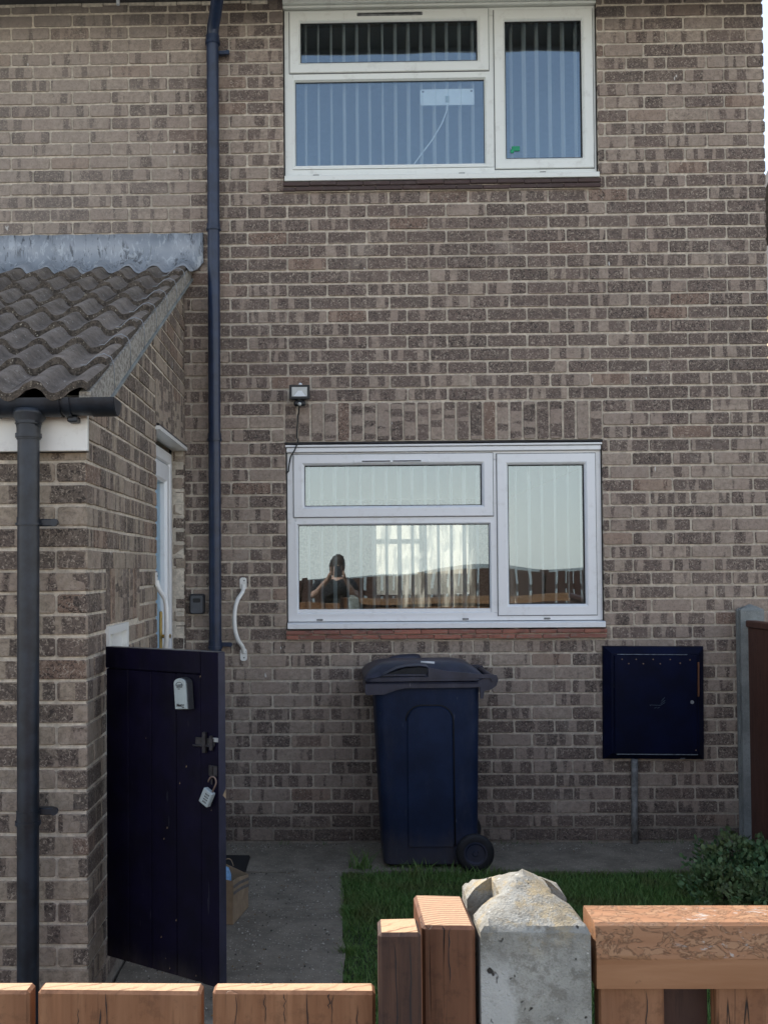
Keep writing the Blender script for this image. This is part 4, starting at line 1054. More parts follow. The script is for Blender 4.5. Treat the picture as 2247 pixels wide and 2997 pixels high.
# ------------------------------------------------------------------ wheelie bin
bn = empty('wheelie_bin', (.45, -.30, 0), label='dark blue two wheeled bin side on against the wall under the window', cat='bin')
bx = lambda x: x - .45
by = lambda y: y + .30
q = MB()
secs = []
for z, x0, x1, y0, y1, r in ((.022, .242, .700, -.505, -.10, .035), (.030, .230, .712, -.515, -.09, .04), (.30, .218, .716, -.525, -.08, .04), (.90, .190, .724, -.550, -.055, .045), (.945, .188, .726, -.552, -.053, .045)):
    secs.append([(bx(x_), by(y_), z) for x_, y_ in rrect(x0, x1, y0, y1, r)])
loft(q, secs); q.build('body', M['bin'], bn, smooth=35)
def face_y(z): return -.515 - (z - .03) * .0405
pl_ = [(.372, .16)] + [(.584 + (.0), .16)]
def arch(x0, x1, zb, zt, r, ins=0.0):
    pts = [(x0 + ins, zb), (x1 - ins + .006, zb)]
    for k in range(7): a = math.pi / 2 * k / 6; pts.append((x1 - r + (r - ins) * math.cos(a), zt - r + (r - ins) * math.sin(a)))
    for k in range(7): a = math.pi / 2 + math.pi / 2 * k / 6; pts.append((x0 + r + (r - ins) * math.cos(a), zt - r + (r - ins) * math.sin(a)))
    return pts
q = MB(); loft(q, [[(bx(x_), by(face_y(z_) + dy), z_) for x_, z_ in arch(.356, .580, .12, .835, .07, i)] for dy, i in ((.004, -.010), (.003, -.006), (-.008, .002))]); q.build('side_panel', M['bin'], bn, smooth=35)
q = MB(); q.tube([Vector((bx(x_), by(face_y(z_) - .0), z_)) for x_, z_ in arch(.356, .580, .12, .835, .07, -.009)[1:]], .0038, 6); q.build('panel_groove', M['tyre'], bn, smooth=True)
# rim with its skirt
q = MB(); loft(q, [[(bx(x_), by(y_), z) for x_, y_ in rrect(x0, x1, y0, y1, .04)] for z, x0, x1, y0, y1 in ((.936, .150, .738, -.572, -.035), (.962, .140, .742, -.580, -.030), (.966, .146, .738, -.575, -.034))])
sk = [(.142, .955), (.140, .905), (.150, .900), (.235, .903), (.30, .925), (.34, .934), (.70, .937), (.735, .942), (.735, .955)]
q.prism([(bx(a), b) for a, b in sk], by(-.578), by(-.566), 'y'); q.prism([(bx(a), b) for a, b in sk], by(-.045), by(-.033), 'y'); q.box(bx(.141), bx(.150), by(-.56), by(-.05), .903, .955)
q.build('rim', M['bin_lid'], bn, smooth=35)
# lid
q = MB(); lsec = []
for z, i, ix in ((.968, 0, 0), (.988, .0, 0), (1.000, .012, .008), (1.022, .055, .03), (1.042, .105, .07), (1.052, .155, .12), (1.054, .20, .17)):
    lsec.append([(bx(x_), by(y_), z + .006 * math.sin((x_ - .14) * 4)) for x_, y_ in rrect(.136 + ix, .742 - ix, -.586 + i, -.024 - i, .045 if i < .1 else .03)])
loft(q, lsec); q.build('lid', M['bin_lid'], bn, smooth=40)
for nm, y0, y1 in (('near', -.590, -.500), ('far', -.11, -.02)):
    q = MB(); pts = [(.150, .984), (.20, .992), (.25, 1.012), (.30, 1.036), (.35, 1.047), (.42, 1.050), (.452, 1.046), (.462, 1.036)]
    if nm == 'far': pts = [(a, b + .012) for a, b in pts]
    vs = []
    for (a, b) in pts:
        vs += [(bx(a), by(y0 if nm == 'near' else y1), b - .004), (bx(a), by(y0 if nm == 'near' else y1), b), (bx(a), by((y0 + y1) / 2), b + .008), (bx(a), by(y1 if nm == 'near' else y0), b - .012)]
    q.add(vs, [(i * 4 + k, i * 4 + k + 1, (i + 1) * 4 + k + 1, (i + 1) * 4 + k) for i in range(len(pts) - 1) for k in range(3)])
    o = q.build('lid_handle', M['bin_lid'], bn, smooth=50); md = o.modifiers.new('t', 'SOLIDIFY'); md.thickness = .006
q = MB(); q.prism([(bx(a), b) for a, b in ((.215, .990), (.452, 1.008), (.458, 1.036), (.42, 1.042), (.34, 1.036), (.27, 1.014))], by(-.5865), by(-.583), 'y'); q.build('grip_shade', M['tyre'], bn)  # dark plate painting the shade in the opening under the handle
q = MB(); q.bbox(bx(.225), bx(.45), by(-.5885), by(-.584), .996, 1.006, .002); q.build('grip_rib', M['bin_lid'], bn, fix=False)
q = MB(); q.prism([(bx(a), b) for a, b in ((.46, .985), (.46, 1.040), (.56, 1.020), (.74, 1.003), (.79, 1.004), (.80, .985))], by(-.588), by(-.574), 'y'); q.build('lid_side', M['bin_lid'], bn); q = MB(); q.prism([(bx(a), b) for a, b in ((.46, .985), (.46, 1.040), (.56, 1.020), (.74, 1.003), (.79, 1.004), (.80, .985))], by(-.036), by(-.022), 'y'); q.build('lid_side', M['bin_lid'], bn)
q = MB()
for y in (-.575, -.05):
    q.prism([(bx(a), b) for a, b in ((.700, .962), (.780, 1.000), (.808, .998), (.816, .975), (.806, .945), (.778, .925), (.745, .918), (.738, .88), (.725, .88), (.722, .95))], by(y), by(y + .022), 'y')
q.tube([(bx(.792), by(-.585), .980), (bx(.792), by(-.02), .980)], .015, 12)
q.build('hinge_handle', M['bin_lid'], bn, smooth=35)
q = MB(); q.tube([(bx(.50), by(-.50), 1.056), (bx(.43), by(-.49), 1.060)], .006, 6); q.build('worn_glint', M['white_plastic'], bn, smooth=True)  # white bar painting a light reflection on the worn lid
for y in (-.565, -.065):
    w_ = empty('wheel', (bx(.690), by(y), .098)); w_.parent = bn
    q = MB(); pr_ = [(.060, .022), (.082, .024), (.094, .016), (.097, 0), (.094, -.016), (.082, -.024), (.060, -.022)]; nn = 28; vs = [(r * math.cos(2 * math.pi * k / nn), yy, r * math.sin(2 * math.pi * k / nn)) for r, yy in pr_ for k in range(nn)]
    q.add(vs, [(i * nn + k, i * nn + (k + 1) % nn, (i + 1) * nn + (k + 1) % nn, (i + 1) * nn + k) for i in range(len(pr_) - 1) for k in range(nn)]); q.build('tyre', M['tyre'], w_, smooth=True)
    q = MB(); pr_ = [(.0001, -.020), (.012, -.020), (.016, -.012), (.045, -.012), (.052, -.021), (.060, -.021), (.062, .015), (.0001, .015)]; vs = [(r * math.cos(2 * math.pi * k / nn), yy, r * math.sin(2 * math.pi * k / nn)) for r, yy in pr_ for k in range(nn)]
    q.add(vs, [(i * nn + k, i * nn + (k + 1) % nn, (i + 1) * nn + (k + 1) % nn, (i + 1) * nn + k) for i in range(len(pr_) - 1) for k in range(nn)]); q.build('hub', M['bin'], w_, smooth=30)
q = MB(); q.tube([(bx(.69), by(-.56), .098), (bx(.69), by(-.07), .098)], .011, 10); q.build('axle', M['dark_metal'], bn, smooth=40)

# ------------------------------------------------------------------ doormat and paper bag
m = MB(); m.bbox(-.83, -.475, -.685, -.285, .004, .018, .003, wob=.003, rnd=R); tag(m.build('doormat', M['mat'], fix=False), 'black doormat on the concrete outside the porch door', 'mat')
bag = empty('paper_bag', (-.487, -1.25, 0), label='brown paper carrier bag with two grey bands beside the gate', cat='bag')
A, B = Vector((-.495 + .52, -1.376 + 1.25)), Vector((-.448 + .52, -1.125 + 1.25)); W_ = Vector((-.14, .03))
def bagsec(z, f, sag=0.0):
    a, b = A + (W_ * f), B + (W_ * f)
    c, d = B + W_ * (1 - f), A + W_ * (1 - f)
    mid = (a + b) / 2 + Vector((-.006 * sag, 0)); mid2 = (c + d) / 2
    return [(a.x, a.y, z[0]), (mid.x, mid.y, z[1]), (b.x, b.y, z[2]), (c.x, c.y, z[3]), (mid2.x, mid2.y, z[4]), (d.x, d.y, z[5])]
q = MB(); loft(q, [bagsec([.002] * 6, 0), bagsec([.06] * 6, .01), bagsec([.12, .118, .115, .13, .13, .13], -.01, 1), bagsec([.190, .172, .150, .205, .210, .215], .0, 2)], cap1=False)
o = q.build('paper', M['kraft'], bag); md = o.modifiers.new('t', 'SOLIDIFY'); md.thickness = .0015
for zz in (.128, .100):
    q = MB(); n_ = Vector((.25, -.047)).normalized() * .0022
    z3 = [zz + .030, zz + .014, zz - .004]
    pts = [A, (A + B) / 2 + Vector((-.006, 0)), B]
    vs = [(p.x + .0035, p.y - .001, z_) for p, z_ in zip(pts, z3)] + [(p.x + .0035, p.y - .001, z_ + .014) for p, z_ in zip(pts, z3)]
    q.add(vs, [(0, 1, 4, 3), (1, 2, 5, 4)]); q.build('printed_band', M['kraft_band'], bag, fix=False)
q = MB(); q.tube(bent([(.01, .06, .205), (.0, .05, .235), (-.02, .045, .24), (-.04, .05, .21)]), .0022, 6); q.build('handle', M['kraft'], bag, smooth=True)
q = MB(); loft(q, [[(-.045 + (.052 - i) * math.cos(a) * .9, .005 + (.11 - i * 2) * math.sin(a), z + .008 * math.sin(a * 5)) for a in [2 * math.pi * k / 14 for k in range(14)]] for z, i in ((.03, 0), (.15, 0), (.185, .012), (.20, .035))]); tag(q.build('cloth', M['blue_stuff'], loc=(-.483, -1.25, .012), smooth=True), 'crumpled pale blue cloth inside the paper bag', 'cloth')

# ------------------------------------------------------------------ boundary fence on the right
def slotted_post(name, x0, x1, y0, y1, ztop, peak, mat, label, slot, seed, zb=-.05, erode=.003, along='y'):
    """concrete post with a panel slot down each side and a low pyramid top"""
    r = random.Random(seed); cx, cy = (x0 + x1) / 2, (y0 + y1) / 2; hx, hy = (x1 - x0) / 2, (y1 - y0) / 2
    nx, ny = 12, 14
    xs = [x0 + (x1 - x0) * i / nx for i in range(nx + 1)]; ys = [y0 + (y1 - y0) * j / ny for j in range(ny + 1)]
    sa, sb, sdp = slot
    def inside(i, j):
        u = (i + .5) / nx; v = (j + .5) / ny
        return not (sa < v < sb and (u < sdp or u > 1 - sdp))
    idx = {}; vs = []
    def vid(i, j, lev):
        k = (i, j, lev)
        if k not in idx:
            if lev == 0: z = zb
            else:
                u = abs(xs[i] - cx) / hx; v = abs(ys[j] - cy) / hy; d = max(u, v)
                e_ = r.uniform(-erode, erode * .4) * (1.0 if d < .99 else .6)
                z = ztop + (peak - ztop) * max(0.0, 1 - d) + e_
            ch = .0035 if (lev == 1 and (i in (0, nx) or j in (0, ny))) else 0
            px = xs[i] + (ch if i == 0 else -ch if i == nx else 0) + (r.uniform(-.001, .001) if lev else 0); py = ys[j] + (ch if j == 0 else -ch if j == ny else 0)
            idx[k] = len(vs); vs.append((px, py, z))
        return idx[k]
    def vmid(i, j):
        k = (i, j, 2)
        if k not in idx: idx[k] = len(vs); vs.append((xs[i], ys[j], ztop - .005 + r.uniform(-.0015, .001)))
        return idx[k]
    fs = []
    for i in range(nx):
        for j in range(ny):
            if not inside(i, j): continue
            fs.append((vid(i, j, 1), vid(i + 1, j, 1), vid(i + 1, j + 1, 1), vid(i, j + 1, 1)))
            for (di, dj, a, b) in ((0, -1, (i, j), (i + 1, j)), (1, 0, (i + 1, j), (i + 1, j + 1)), (0, 1, (i + 1, j + 1), (i, j + 1)), (-1, 0, (i, j + 1), (i, j))):
                ii, jj = i + di, j + dj
                if ii < 0 or jj < 0 or ii >= nx or jj >= ny or not inside(ii, jj):
                    fs.append((vid(*a, 0), vid(*b, 0), vmid(*b), vmid(*a))); fs.append((vmid(*a), vmid(*b), vid(*b, 1), vid(*a, 1)))
    q = MB(); q.add(vs, fs); return tag(q.build(name, mat, smooth=22), label, 'post')
slotted_post('concrete_post', 2.216, 2.345, -.105, -.03, 1.305, 1.335, M['post2'], 'tall grey concrete fence post standing against the house wall', (.3, .7, .26), 3)
bf = empty('brown_fence', (2.272, -.085, 0), label='dark red brown boarded fence running out from the house wall', cat='fence')
for i in range(34):
    q = MB(); y1 = -.02 - i * .125; q.bbox(-.016, .008, y1 - .123, y1 + .004, .02, 1.205, .002); q.build('board', M['brown_fence'], bf, fix=False)
q = MB(); q.bbox(-.028, .030, -4.28, -.0, 1.207, 1.245, .006); q.build('capping', M['brown_fence'], bf, fix=False)
for y in (-1.9, -3.9):
    pass

# ------------------------------------------------------------------ front fence (nearest the camera)
ff = empty('front_fence', (0, -5.10, 0), label='low orange brown boarded fence section left of the batten', cat='fence')
FZ = 1.162
spans = [(-.585, -.438), (-.431, -.2825), (-.2755, -.1265), (-.1165, .0325)]
for i, (a, b) in enumerate(spans):
    q = MB(); c = (a + b) / 2; q.bbox(a - c, b - c, -.0115, .0115, -1.10, 0, .0028, 0, 1, wob=.0008, rnd=R)
    o = q.build('board', [M['orange_wood'], M['saw_top']], ff, loc=(c, .001, FZ + R.uniform(-.0005, .0005)), fix=False)
for z in (.3, .9):
    q = MB(); q.bbox(-1.5, .10, .0135, .050, z, z + .08, .003); q.build('rail', M['brown_post'], ff, fix=False)
for i in range(8):
    a = -.745 - i * .157
    q = MB(); q.bbox(-.0745, .0745, -.0115, .0115, -1.10, 0, .0028, 0, 1); q.build('board', [M['orange_wood'], M['saw_top']], ff, loc=(a + .085, .001, FZ), fix=False)
kn = MB(); kn.tube([( -.0245 + .0062 * math.cos(a), -5.1108, 1.126 + .0062 * math.sin(a)) for a in [2 * math.pi * k / 14 for k in range(14)]], .0007, 5)
tg = kn.build('knot_ring', M['ink'], ff, fix=True); tg.location = (0, 5.10, 0)
# long drying cracks in the boards
def crack(x, z0, z1, y, w=.0005, parent=None, off=(0, 0, 0), name='crack', seed=0):
    r = random.Random(seed); n = 9; vs = []
    for k in range(n):
        z = z0 + (z1 - z0) * k / (n - 1); d = r.uniform(-.0012, .0012); ww = w * (1 if 0 < k < n - 1 else .2) * r.uniform(.6, 1.3)
        vs += [(x + d - ww, y, z), (x + d + ww, y, z)]
    q = MB(); q.add(vs, [(2 * k, 2 * k + 1, 2 * k + 3, 2 * k + 2) for k in range(n - 1)]); o = q.build(name, M['ink'], parent, fix=False); o.location = off; return o
for (x, z0, z1, sd_) in ((-.2125, 1.08, 1.160, 1), (-.2185, 1.08, 1.146, 2), (-.0305, 1.08, 1.160, 3), (-.010, 1.146, 1.160, 4)):
    crack(x, z0, z1, -5.1111, .0005, ff, (0, 5.10, 0), seed=sd_)
rk = random.Random(31)
for k in range(16):
    x = rk.uniform(-.58, .03)
    if min(abs(x - e_) for sp_ in spans for e_ in sp_) > .006:
        z1 = rk.choice((1.160, rk.uniform(1.10, 1.15))); crack(x, z1 - rk.uniform(.02, .06), z1, -5.1111, .0003, ff, (0, 5.10, 0), seed=40 + k)
# batten and timber post
m = MB(); m.bbox(-.0195, .0195, -.020, .020, -1.17, 0, .003, 0, 1, wob=.001, rnd=R)
bt = empty('fence_batten', (.0535, -5.112, 0), label='narrow dark weathered upright batten left of the thick timber post', cat='batten')
m.build('timber', [M['dark_batten'], M['saw_top']], bt, loc=(0, 0, 1.2215), fix=False)
for (x, z0, z1, sd_) in ((.0495, 1.08, 1.213, 5), (.0625, 1.08, 1.215, 6)): crack(x, z0, z1, -5.1325, .0005, bt, (-.0535, 5.112, 0), seed=sd_)
tp = empty('timber_post', (.099, -5.053, 0), label='thick brown timber post with growth rings on its sawn top', cat='post')
m = MB(); m.bbox(-.0245, .0245, -.047, .047, -1.21, 0, .003, 0, 1, wob=.0012, rnd=R); m.build('timber', [M['brown_post'], M['ring_top']], tp, loc=(0, 0, 1.217), fix=False)
for (x, z0, z1, sd_) in ((.1005, 1.165, 1.2155, 7), (.101, 1.08, 1.13, 8)): crack(x, z0, z1, -5.1006, .0005, tp, (-.099, 5.053, 0), seed=sd_)
slotted_post('concrete_post', .1285, .2285, -5.102, -4.958, 1.2165, 1.250, M['post_conc'], 'lichen spotted concrete post with a peaked top in the sunlight', (.36, .74, .26), 11, erode=.0016)
# right hand section: heavy top rail with boards below
rs = empty('rail_fence', (.234, -5.10, 0), label='fence section with a heavy peeling orange top rail right of the concrete post', cat='fence')
q = MB(); q.prism([(.0, 0), (-.002, .028), (.004, .0555), (.007, .0580), (.050, .0600), (.052, .057), (.052, .0)], 0, 2.2, 'x'); q.build('top_rail', M['rail'], rs, loc=(0, 0, 1.160))
for (a, b, y) in ((.004, .064, .010), (.0645, .1115, .034), (.112, .260, .010), (.266, .41, .010), (.416, .56, .010), (.566, .71, .010), (.716, .86, .010), (.866, 1.01, .010), (1.016, 1.16, .010), (1.166, 1.31, .01), (1.316, 1.46, .01), (1.466, 1.61, .01), (1.616, 1.76, .01)):
    q = MB(); c = (a + b) / 2; q.bbox(a - c, b - c, 0, .020, -1.1, 0, .002); o = q.build('board', M['orange_wood'] if y < .03 else M['brown_fence2'], rs, loc=(c, y, 1.158), fix=False)
crack(.2815, 1.08, 1.155, -5.0906, .0005, rs, (-.234, 5.10, 0), seed=9)

# ------------------------------------------------------------------ lawn
def blades(name, n, area, hmin, hmax, mat, tall=None, label=None):
    rg = np.random.RandomState(5); x0, x1, y0, y1 = area
    x = rg.uniform(x0, x1, n); y = rg.uniform(y0, y1, n)
    h = rg.uniform(hmin, hmax, n) * (.9 + .25 * np.sin(x * 5.1 + 1) * np.sin(y * 4.7))
    if tall is not None:
        for (tx, ty, tr, th, k) in tall:
            i = rg.randint(0, n, k); x[i] = tx + rg.normal(0, tr, k); y[i] = ty + rg.normal(0, tr * .6, k); h[i] = rg.uniform(.3, 1, k) * th
    a = rg.uniform(0, 2 * np.pi, n); lean = rg.uniform(.1, .9, n) * h; w = rg.uniform(.0010, .0022, n) * (1 + h * 4)
    la = rg.uniform(0, 2 * np.pi, n); dx, dy = np.cos(a) * w, np.sin(a) * w; lx, ly = np.cos(la) * lean, np.sin(la) * lean
    z = np.full(n, -.022)
    V = np.empty((n, 5, 3))
    V[:, 0] = np.stack([x - dx, y - dy, z], 1); V[:, 1] = np.stack([x + dx, y + dy, z], 1)
    V[:, 2] = np.stack([x - dx * .8 + lx * .3, y - dy * .8 + ly * .3, z + h * .55], 1); V[:, 3] = np.stack([x + dx * .8 + lx * .3, y + dy * .8 + ly * .3, z + h * .55], 1)
    V[:, 4] = np.stack([x + lx, y + ly, z + h * .95], 1)
    F = []; b = np.arange(n) * 5
    quads = np.stack([b, b + 1, b + 3, b + 2], 1); tris = np.stack([b + 2, b + 3, b + 4], 1)
    me = bpy.data.meshes.new(name); me.vertices.add(n * 5); me.vertices.foreach_set('co', V.ravel())
    me.loops.add(n * 7); me.polygons.add(n * 2)
    li = np.concatenate([quads.ravel(), tris.ravel()]); me.loops.foreach_set('vertex_index', li.astype(np.int32))
    ls = np.concatenate([np.arange(n) * 4, n * 4 + np.arange(n) * 3]); me.polygons.foreach_set('loop_start', ls.astype(np.int32))
    me.update(calc_edges=True)
    at = me.attributes.new('tint', 'FLOAT', 'POINT'); at.data.foreach_set('value', np.repeat(rg.uniform(0, 1, n), 5).astype(np.float32))
    me.materials.append(mat); o = bpy.data.objects.new(name, me); COL.objects.link(o); return tag(o, kind='stuff', label=label, cat='grass')
blades('grass', 95000, (.010, 2.28, -2.7, -.545), .025, .055, M['grass'], [(.115, -.50, .03, .15, 90), (.36, -.60, .10, .10, 260), (.62, -.60, .10, .09, 260), (.045, -1.2, .02, .06, 300), (.04, -1.7, .02, .06, 300)], 'short green lawn beyond the fence')
blades('grass', 30000, (.015, 2.28, -4.95, -2.7), .025, .055, M['grass'], None, 'short green lawn close behind the front fence')
g = MB(); g.box(.03, 2.30, -5.0, -.565, -.04, -.012); tag(g.build('lawn', plain('lawn turf', (.022, .034, .012), .95, .4, 25)), kind='structure')

rg = random.Random(21); q = MB()
for k in range(1500):
    if k % 3: x, y = rg.uniform(-.80, 0.0), rg.uniform(-3.2, -.5)
    else: x, y = rg.uniform(-.80, 2.1), -abs(rg.gauss(0, .10)) - .01
    s_ = rg.uniform(.0015, .0055); a = rg.uniform(0, 3)
    ca, sa_ = math.cos(a) * s_, math.sin(a) * s_
    q.add([(x + ca, y + sa_, .004), (x - sa_, y + ca, .003), (x - ca * rg.uniform(.5, 1), y - sa_, .004), (x + sa_, y - ca, .003), (x, y, .005 + s_ * .7)], [(0, 1, 4), (1, 2, 4), (2, 3, 4), (3, 0, 4)], 0 if rg.random() < .5 else 1 if rg.random() < .6 else 2)
tag(q.build('grit', [plain('pale grit', (.48, .46, .40), .9), plain('dark grit', (.06, .055, .045), .9), plain('dead leaf crumbs', (.20, .13, .06), .9)], fix=False), 'loose grit and leaf crumbs on the concrete path', kind='stuff')
weed = MB(); rg = random.Random(8)
for (wx, wy, n_) in ((-.10, -.012, 5), (.95, -.010, 9), (1.15, -.012, 4), (1.40, -.012, 7), (1.80, -.012, 12), (1.95, -.015, 14), (-.30, -.010, 4)):
    for k in range(n_):
        x, y = wx + rg.gauss(0, .03), wy - abs(rg.gauss(0, .006)); h = rg.uniform(.012, .045); dx = rg.uniform(-.02, .02)
        weed.add([(x - .0018, y, .002), (x + .0018, y, .002), (x + dx, y - .006, h)], [(0, 1, 2)])
tag(weed.build('weeds', M['grass'], fix=False), 'sparse weeds at the foot of the brick wall', kind='stuff')

# ------------------------------------------------------------------ shrub
def shrub(name, blobs, n, size, label, seed):
    s_ = empty(name, (blobs[0][0], blobs[0][1], 0), label=label, cat='shrub'); rg = np.random.RandomState(seed)
    V = []; F = []; Tn = []; base_ = 0; vol = np.array([b[3] * b[4] * b[5] for b in blobs]) ** .8; pick = rg.choice(len(blobs), n, p=vol / vol.sum())
    leaf = np.array([(0, 0, 0), (-.34, .35, .06), (-.30, .72, .04), (0, 1, -.05), (.30, .72, .04), (.34, .35, .06)])
    for i in range(n):
        cx, cy, cz, rx, ry, rz = blobs[pick[i]]; d = rg.normal(size=3); d /= np.linalg.norm(d)
        rad = rg.uniform(.35, 1.0) ** .45 * (1 + .13 * math.sin(d[0] * 7 + d[2] * 9) + rg.normal(0, .05)); c = np.array([cx + d[0] * rx * rad, cy + d[1] * ry * rad, cz + d[2] * rz * rad])
        if c[2] < .01: continue
        ax = d * .8 + rg.normal(0, .6, 3) + np.array([0, 0, .45]); ax /= np.linalg.norm(ax)
        sd_ = np.cross(ax, rg.normal(size=3)); sd_ /= np.linalg.norm(sd_); nn_ = np.cross(ax, sd_); s2 = size * rg.uniform(.6, 1.25)
        w = c + (leaf[:, :1] * sd_ * .8 + leaf[:, 1:2] * ax + leaf[:, 2:] * nn_) * s2
        V.append(w); F += [(base_, base_ + 1, base_ + 5), (base_ + 1, base_ + 2, base_ + 4, base_ + 5), (base_ + 2, base_ + 3, base_ + 4)]; base_ += 6; Tn += [rg.uniform(0, 1)] * 6
    me = bpy.data.meshes.new('foliage'); V = np.concatenate(V) - np.array([blobs[0][0], blobs[0][1], 0]); me.from_pydata(V.tolist(), [], F)
    at = me.attributes.new('tint', 'FLOAT', 'POINT'); at.data.foreach_set('value', np.array(Tn, np.float32)); me.materials.append(M['leaf']); me.update()
    o = bpy.data.objects.new('foliage', me); COL.objects.link(o); o.parent = s_
    q = MB(); r = random.Random(seed)
    for b in blobs:
        for k in range(7):
            d = Vector((r.uniform(-1, 1) * b[3], r.uniform(-1, 1) * b[4], b[2] + b[5] * r.uniform(.2, .8))); p0 = Vector((b[0] - blobs[0][0], b[1] - blobs[0][1], -.02))
            q.tube([p0, p0 + Vector((d.x * .3, d.y * .3, d.z * .5)), p0 + Vector((d.x * .75, d.y * .75, d.z))], [.006, .004, .002], 5)
    q.build('stem', M['stem'], s_, smooth=True); return s_
shrub('shrub', [(1.92, -.80, .05, .22, .26, .17), (1.78, -1.0, .03, .18, .24, .13), (2.08, -1.0, .10, .20, .30, .17), (1.97, -1.35, .06, .28, .3, .17), (1.92, -.72, .15, .07, .09, .08), (2.06, -.78, .12, .10, .10, .10)], 7500, .030, 'low dark green small leaved shrub in front of the brown fence', 4)
shrub('shrub', [(2.20, -.92, .20, .11, .16, .19), (2.18, -1.2, .14, .14, .2, .24)], 2200, .028, 'taller leafy shrub pressed against the brown fence at the right edge', 9)

# ------------------------------------------------------------------ neighbour to the right, far fence behind the camera
nb = empty('neighbour_house', (6.5, 6.0, 0), label='distant sunlit cream house glimpsed past the right edge of the brick wall', cat='house')
q = MB(); q.box(0, 8, -3.0, 4.5, -.1, 6.2); q.build('wall', M['cream'], nb, fix=False)
q = MB(); q.prism([(-3.4, 6.15), (.75, 8.6), (4.9, 6.15), (4.9, 6.32), (.75, 8.8), (-3.4, 6.32)], -.28, 8.3, 'x'); q.build('roof', M['slate'], nb)
q = MB(); q.box(-.285, -.262, -3.4, 4.9, 5.35, 6.14); q.build('dark_boarding', M['slate'], nb, fix=False)
of = empty('boarded_fence', (2.0, -10.0, 0), label='brown boarded fence across the road, seen only mirrored in the lower window', cat='fence')
for i in range(40):
    q = MB(); q.bbox(0, .145, 0, .02, .03, 1.43 + R.uniform(-.012, .012), .003); q.build('board', M['brown_fence2'], of, loc=(-4.2 + i * .175, 0, 0), fix=False)
for z in (.35, 1.1): q = MB(); q.bbox(-4.3, 2.9, -.045, -.001, z, z + .08, .003); q.build('rail', M['brown_fence2'], of, fix=False)
for i in range(5): q = MB(); q.bbox(-.05, .05, -.15, -.05, -.05, 1.47, .006); q.build('post', M['brown_fence2'], of, loc=(-4.2 + i * 1.75, 0, 0), fix=False)

# ------------------------------------------------------------------ the photographer, mirrored in the window
ps = empty('person', (.0, -6.46, 0), label='person in a dark top holding up a phone, mirrored in the lower window', cat='person')
def skin(name, nodes, edges, mat, parent, sub=1):
    me = bpy.data.meshes.new(name); me.from_pydata([n_[0] for n_ in nodes], edges, []); o = bpy.data.objects.new(name, me); COL.objects.link(o); o.parent = parent
    md = o.modifiers.new('skin', 'SKIN'); md.use_smooth_shade = True
    for i, n_ in enumerate(nodes):
        sv = me.skin_vertices[0].data[i]; sv.radius = n_[1] if isinstance(n_[1], tuple) else (n_[1], n_[1]); sv.use_root = (i == 0)
    s_ = o.modifiers.new('sub', 'SUBSURF'); s_.levels = sub; s_.render_levels = sub; me.materials.append(mat); return o
N = []; E_ = []
def nd(p, r, par=None):
    N.append((p, r)); 
    if par is not None: E_.append((par, len(N) - 1))
    return len(N) - 1
pel = nd((0, 0, .93), (.145, .10)); wst = nd((0, 0, 1.08), (.125, .09), pel); chs = nd((0, -.01, 1.28), (.155, .105), wst); nk0 = nd((0, -.005, 1.42), (.085, .07), chs)
nk = nd((0, .0, 1.48), .052, nk0); hd0 = nd((0, .015, 1.545), (.066, .075), nk); hd1 = nd((0, .010, 1.62), (.075, .092), hd0); nd((0, .0, 1.69), (.058, .07), hd1)
for s in (-1, 1):
    sh = nd((s * .17, -.01, 1.385), .062, nk0); el = nd((s * .235, .11, 1.17), .042, sh); wr = nd((s * .085, .285, 1.46), .027, el); pm = nd((s * .078, .325, 1.510), (.030, .018), wr)
    for k in range(4):
        f0 = nd((s * (.082 - .004 * k), .335, 1.535 + .016 * k - .02), .0085, pm); nd((s * (.060), .338, 1.540 + .016 * k - .02), .0075, f0)
    t0 = nd((s * .080, .312, 1.520), .010, pm); nd((s * .060, .322, 1.535), .0085, t0)
    hp = nd((s * .09, 0, .86), .088, pel); kn_ = nd((s * .10, .02, .48), .058, hp); ak = nd((s * .10, -.01, .09), .038, kn_); nd((s * .11, .14, .035), .035, ak)
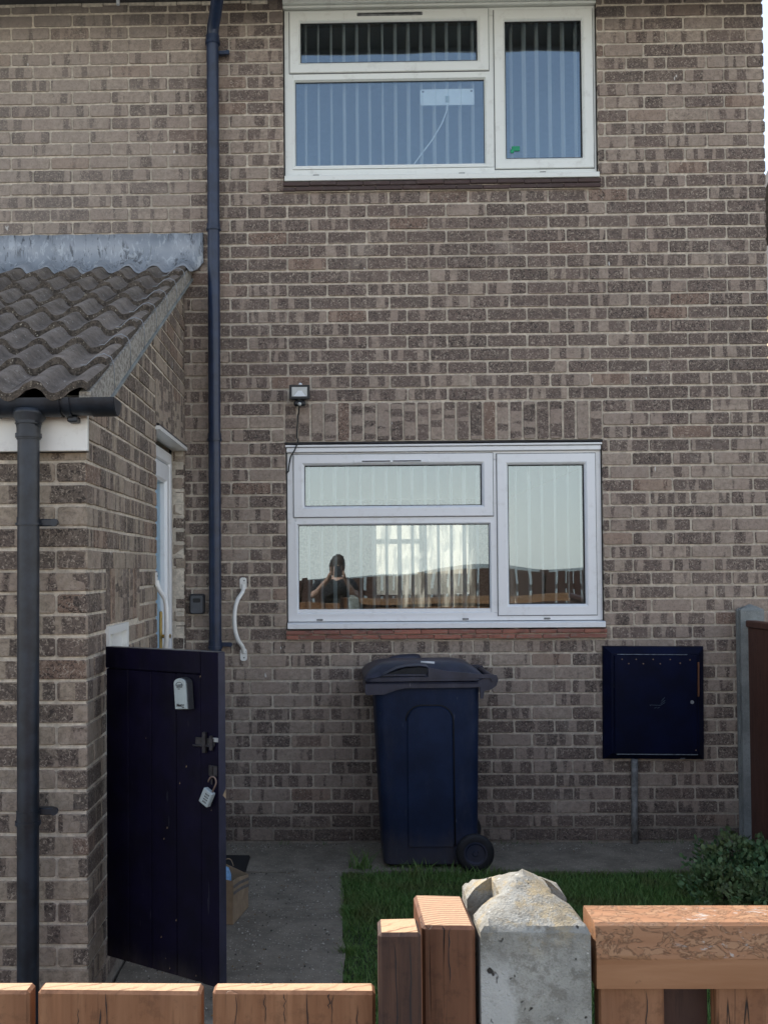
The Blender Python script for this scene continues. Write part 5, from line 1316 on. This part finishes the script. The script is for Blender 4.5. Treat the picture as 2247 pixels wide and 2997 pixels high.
skin('body', N, E_, M['skin'], ps)
N = []; E_ = []
pel = nd((0, 0, .90), (.165, .115)); wst = nd((0, 0, 1.08), (.148, .108), pel); chs = nd((0, -.01, 1.28), (.175, .122), wst); nk0 = nd((0, -.005, 1.41), (.10, .085), chs)
for s in (-1, 1): sh = nd((s * .175, -.01, 1.385), .075, nk0); nd((s * .225, .075, 1.235), .060, sh)
skin('shirt', N, E_, M['shirt'], ps)
N = []; E_ = []
pel = nd((0, 0, .93), (.155, .112))
for s in (-1, 1): hp = nd((s * .09, 0, .85), .100, pel); kn_ = nd((s * .10, .02, .48), .074, hp); nd((s * .10, -.01, .10), .060, kn_)
skin('trousers', N, E_, M['jeans'], ps)
q = MB(); sec = []
for z, r, yo in ((1.50, .070, -.045), (1.56, .084, -.035), (1.64, .090, -.02), (1.69, .082, -.008), (1.72, .060, .0), (1.735, .02, .0)): sec.append([(r * math.cos(a), yo + r * 1.12 * math.sin(a), z) for a in [2 * math.pi * k / 14 for k in range(14)]])
loft(q, sec); q.build('hair', M['hair'], ps, smooth=True)
for s in (-1, 1):
    q = MB(); q.tube([(s * .028, .100, 1.605), (s * .028, .106, 1.605)], .009, 8); q.build('eye', M['ink'], ps, smooth=True)
    q = MB(); q.bbox(s * .074 - .006, s * .074 + .006, -.005, .03, 1.575, 1.63, .004); q.build('ear', M['skin'], ps, fix=False)
    q = MB(); q.bbox(s * .11 - .045, s * .11 + .045, -.07, .20, 0, .085, .02); q.build('shoe', M['black'], ps, fix=False)
q = MB(); q.tube([(0, .098, 1.615), (0, .118, 1.575), (0, .105, 1.57)], [.007, .013, .008], 8); q.build('nose', M['skin'], ps, smooth=True)
q = MB(); q.bbox(-.022, .022, .096, .102, 1.538, 1.548, .003); q.build('mouth', plain('lips', (.35, .12, .10), .5), ps, fix=False)
m = MB(); m.bbox(-.0375, .0375, -6.128, -6.120, 1.475, 1.632, .003); tag(m.build('phone', M['charcoal'], fix=False), 'dark phone held up by the person mirrored in the window', 'phone')
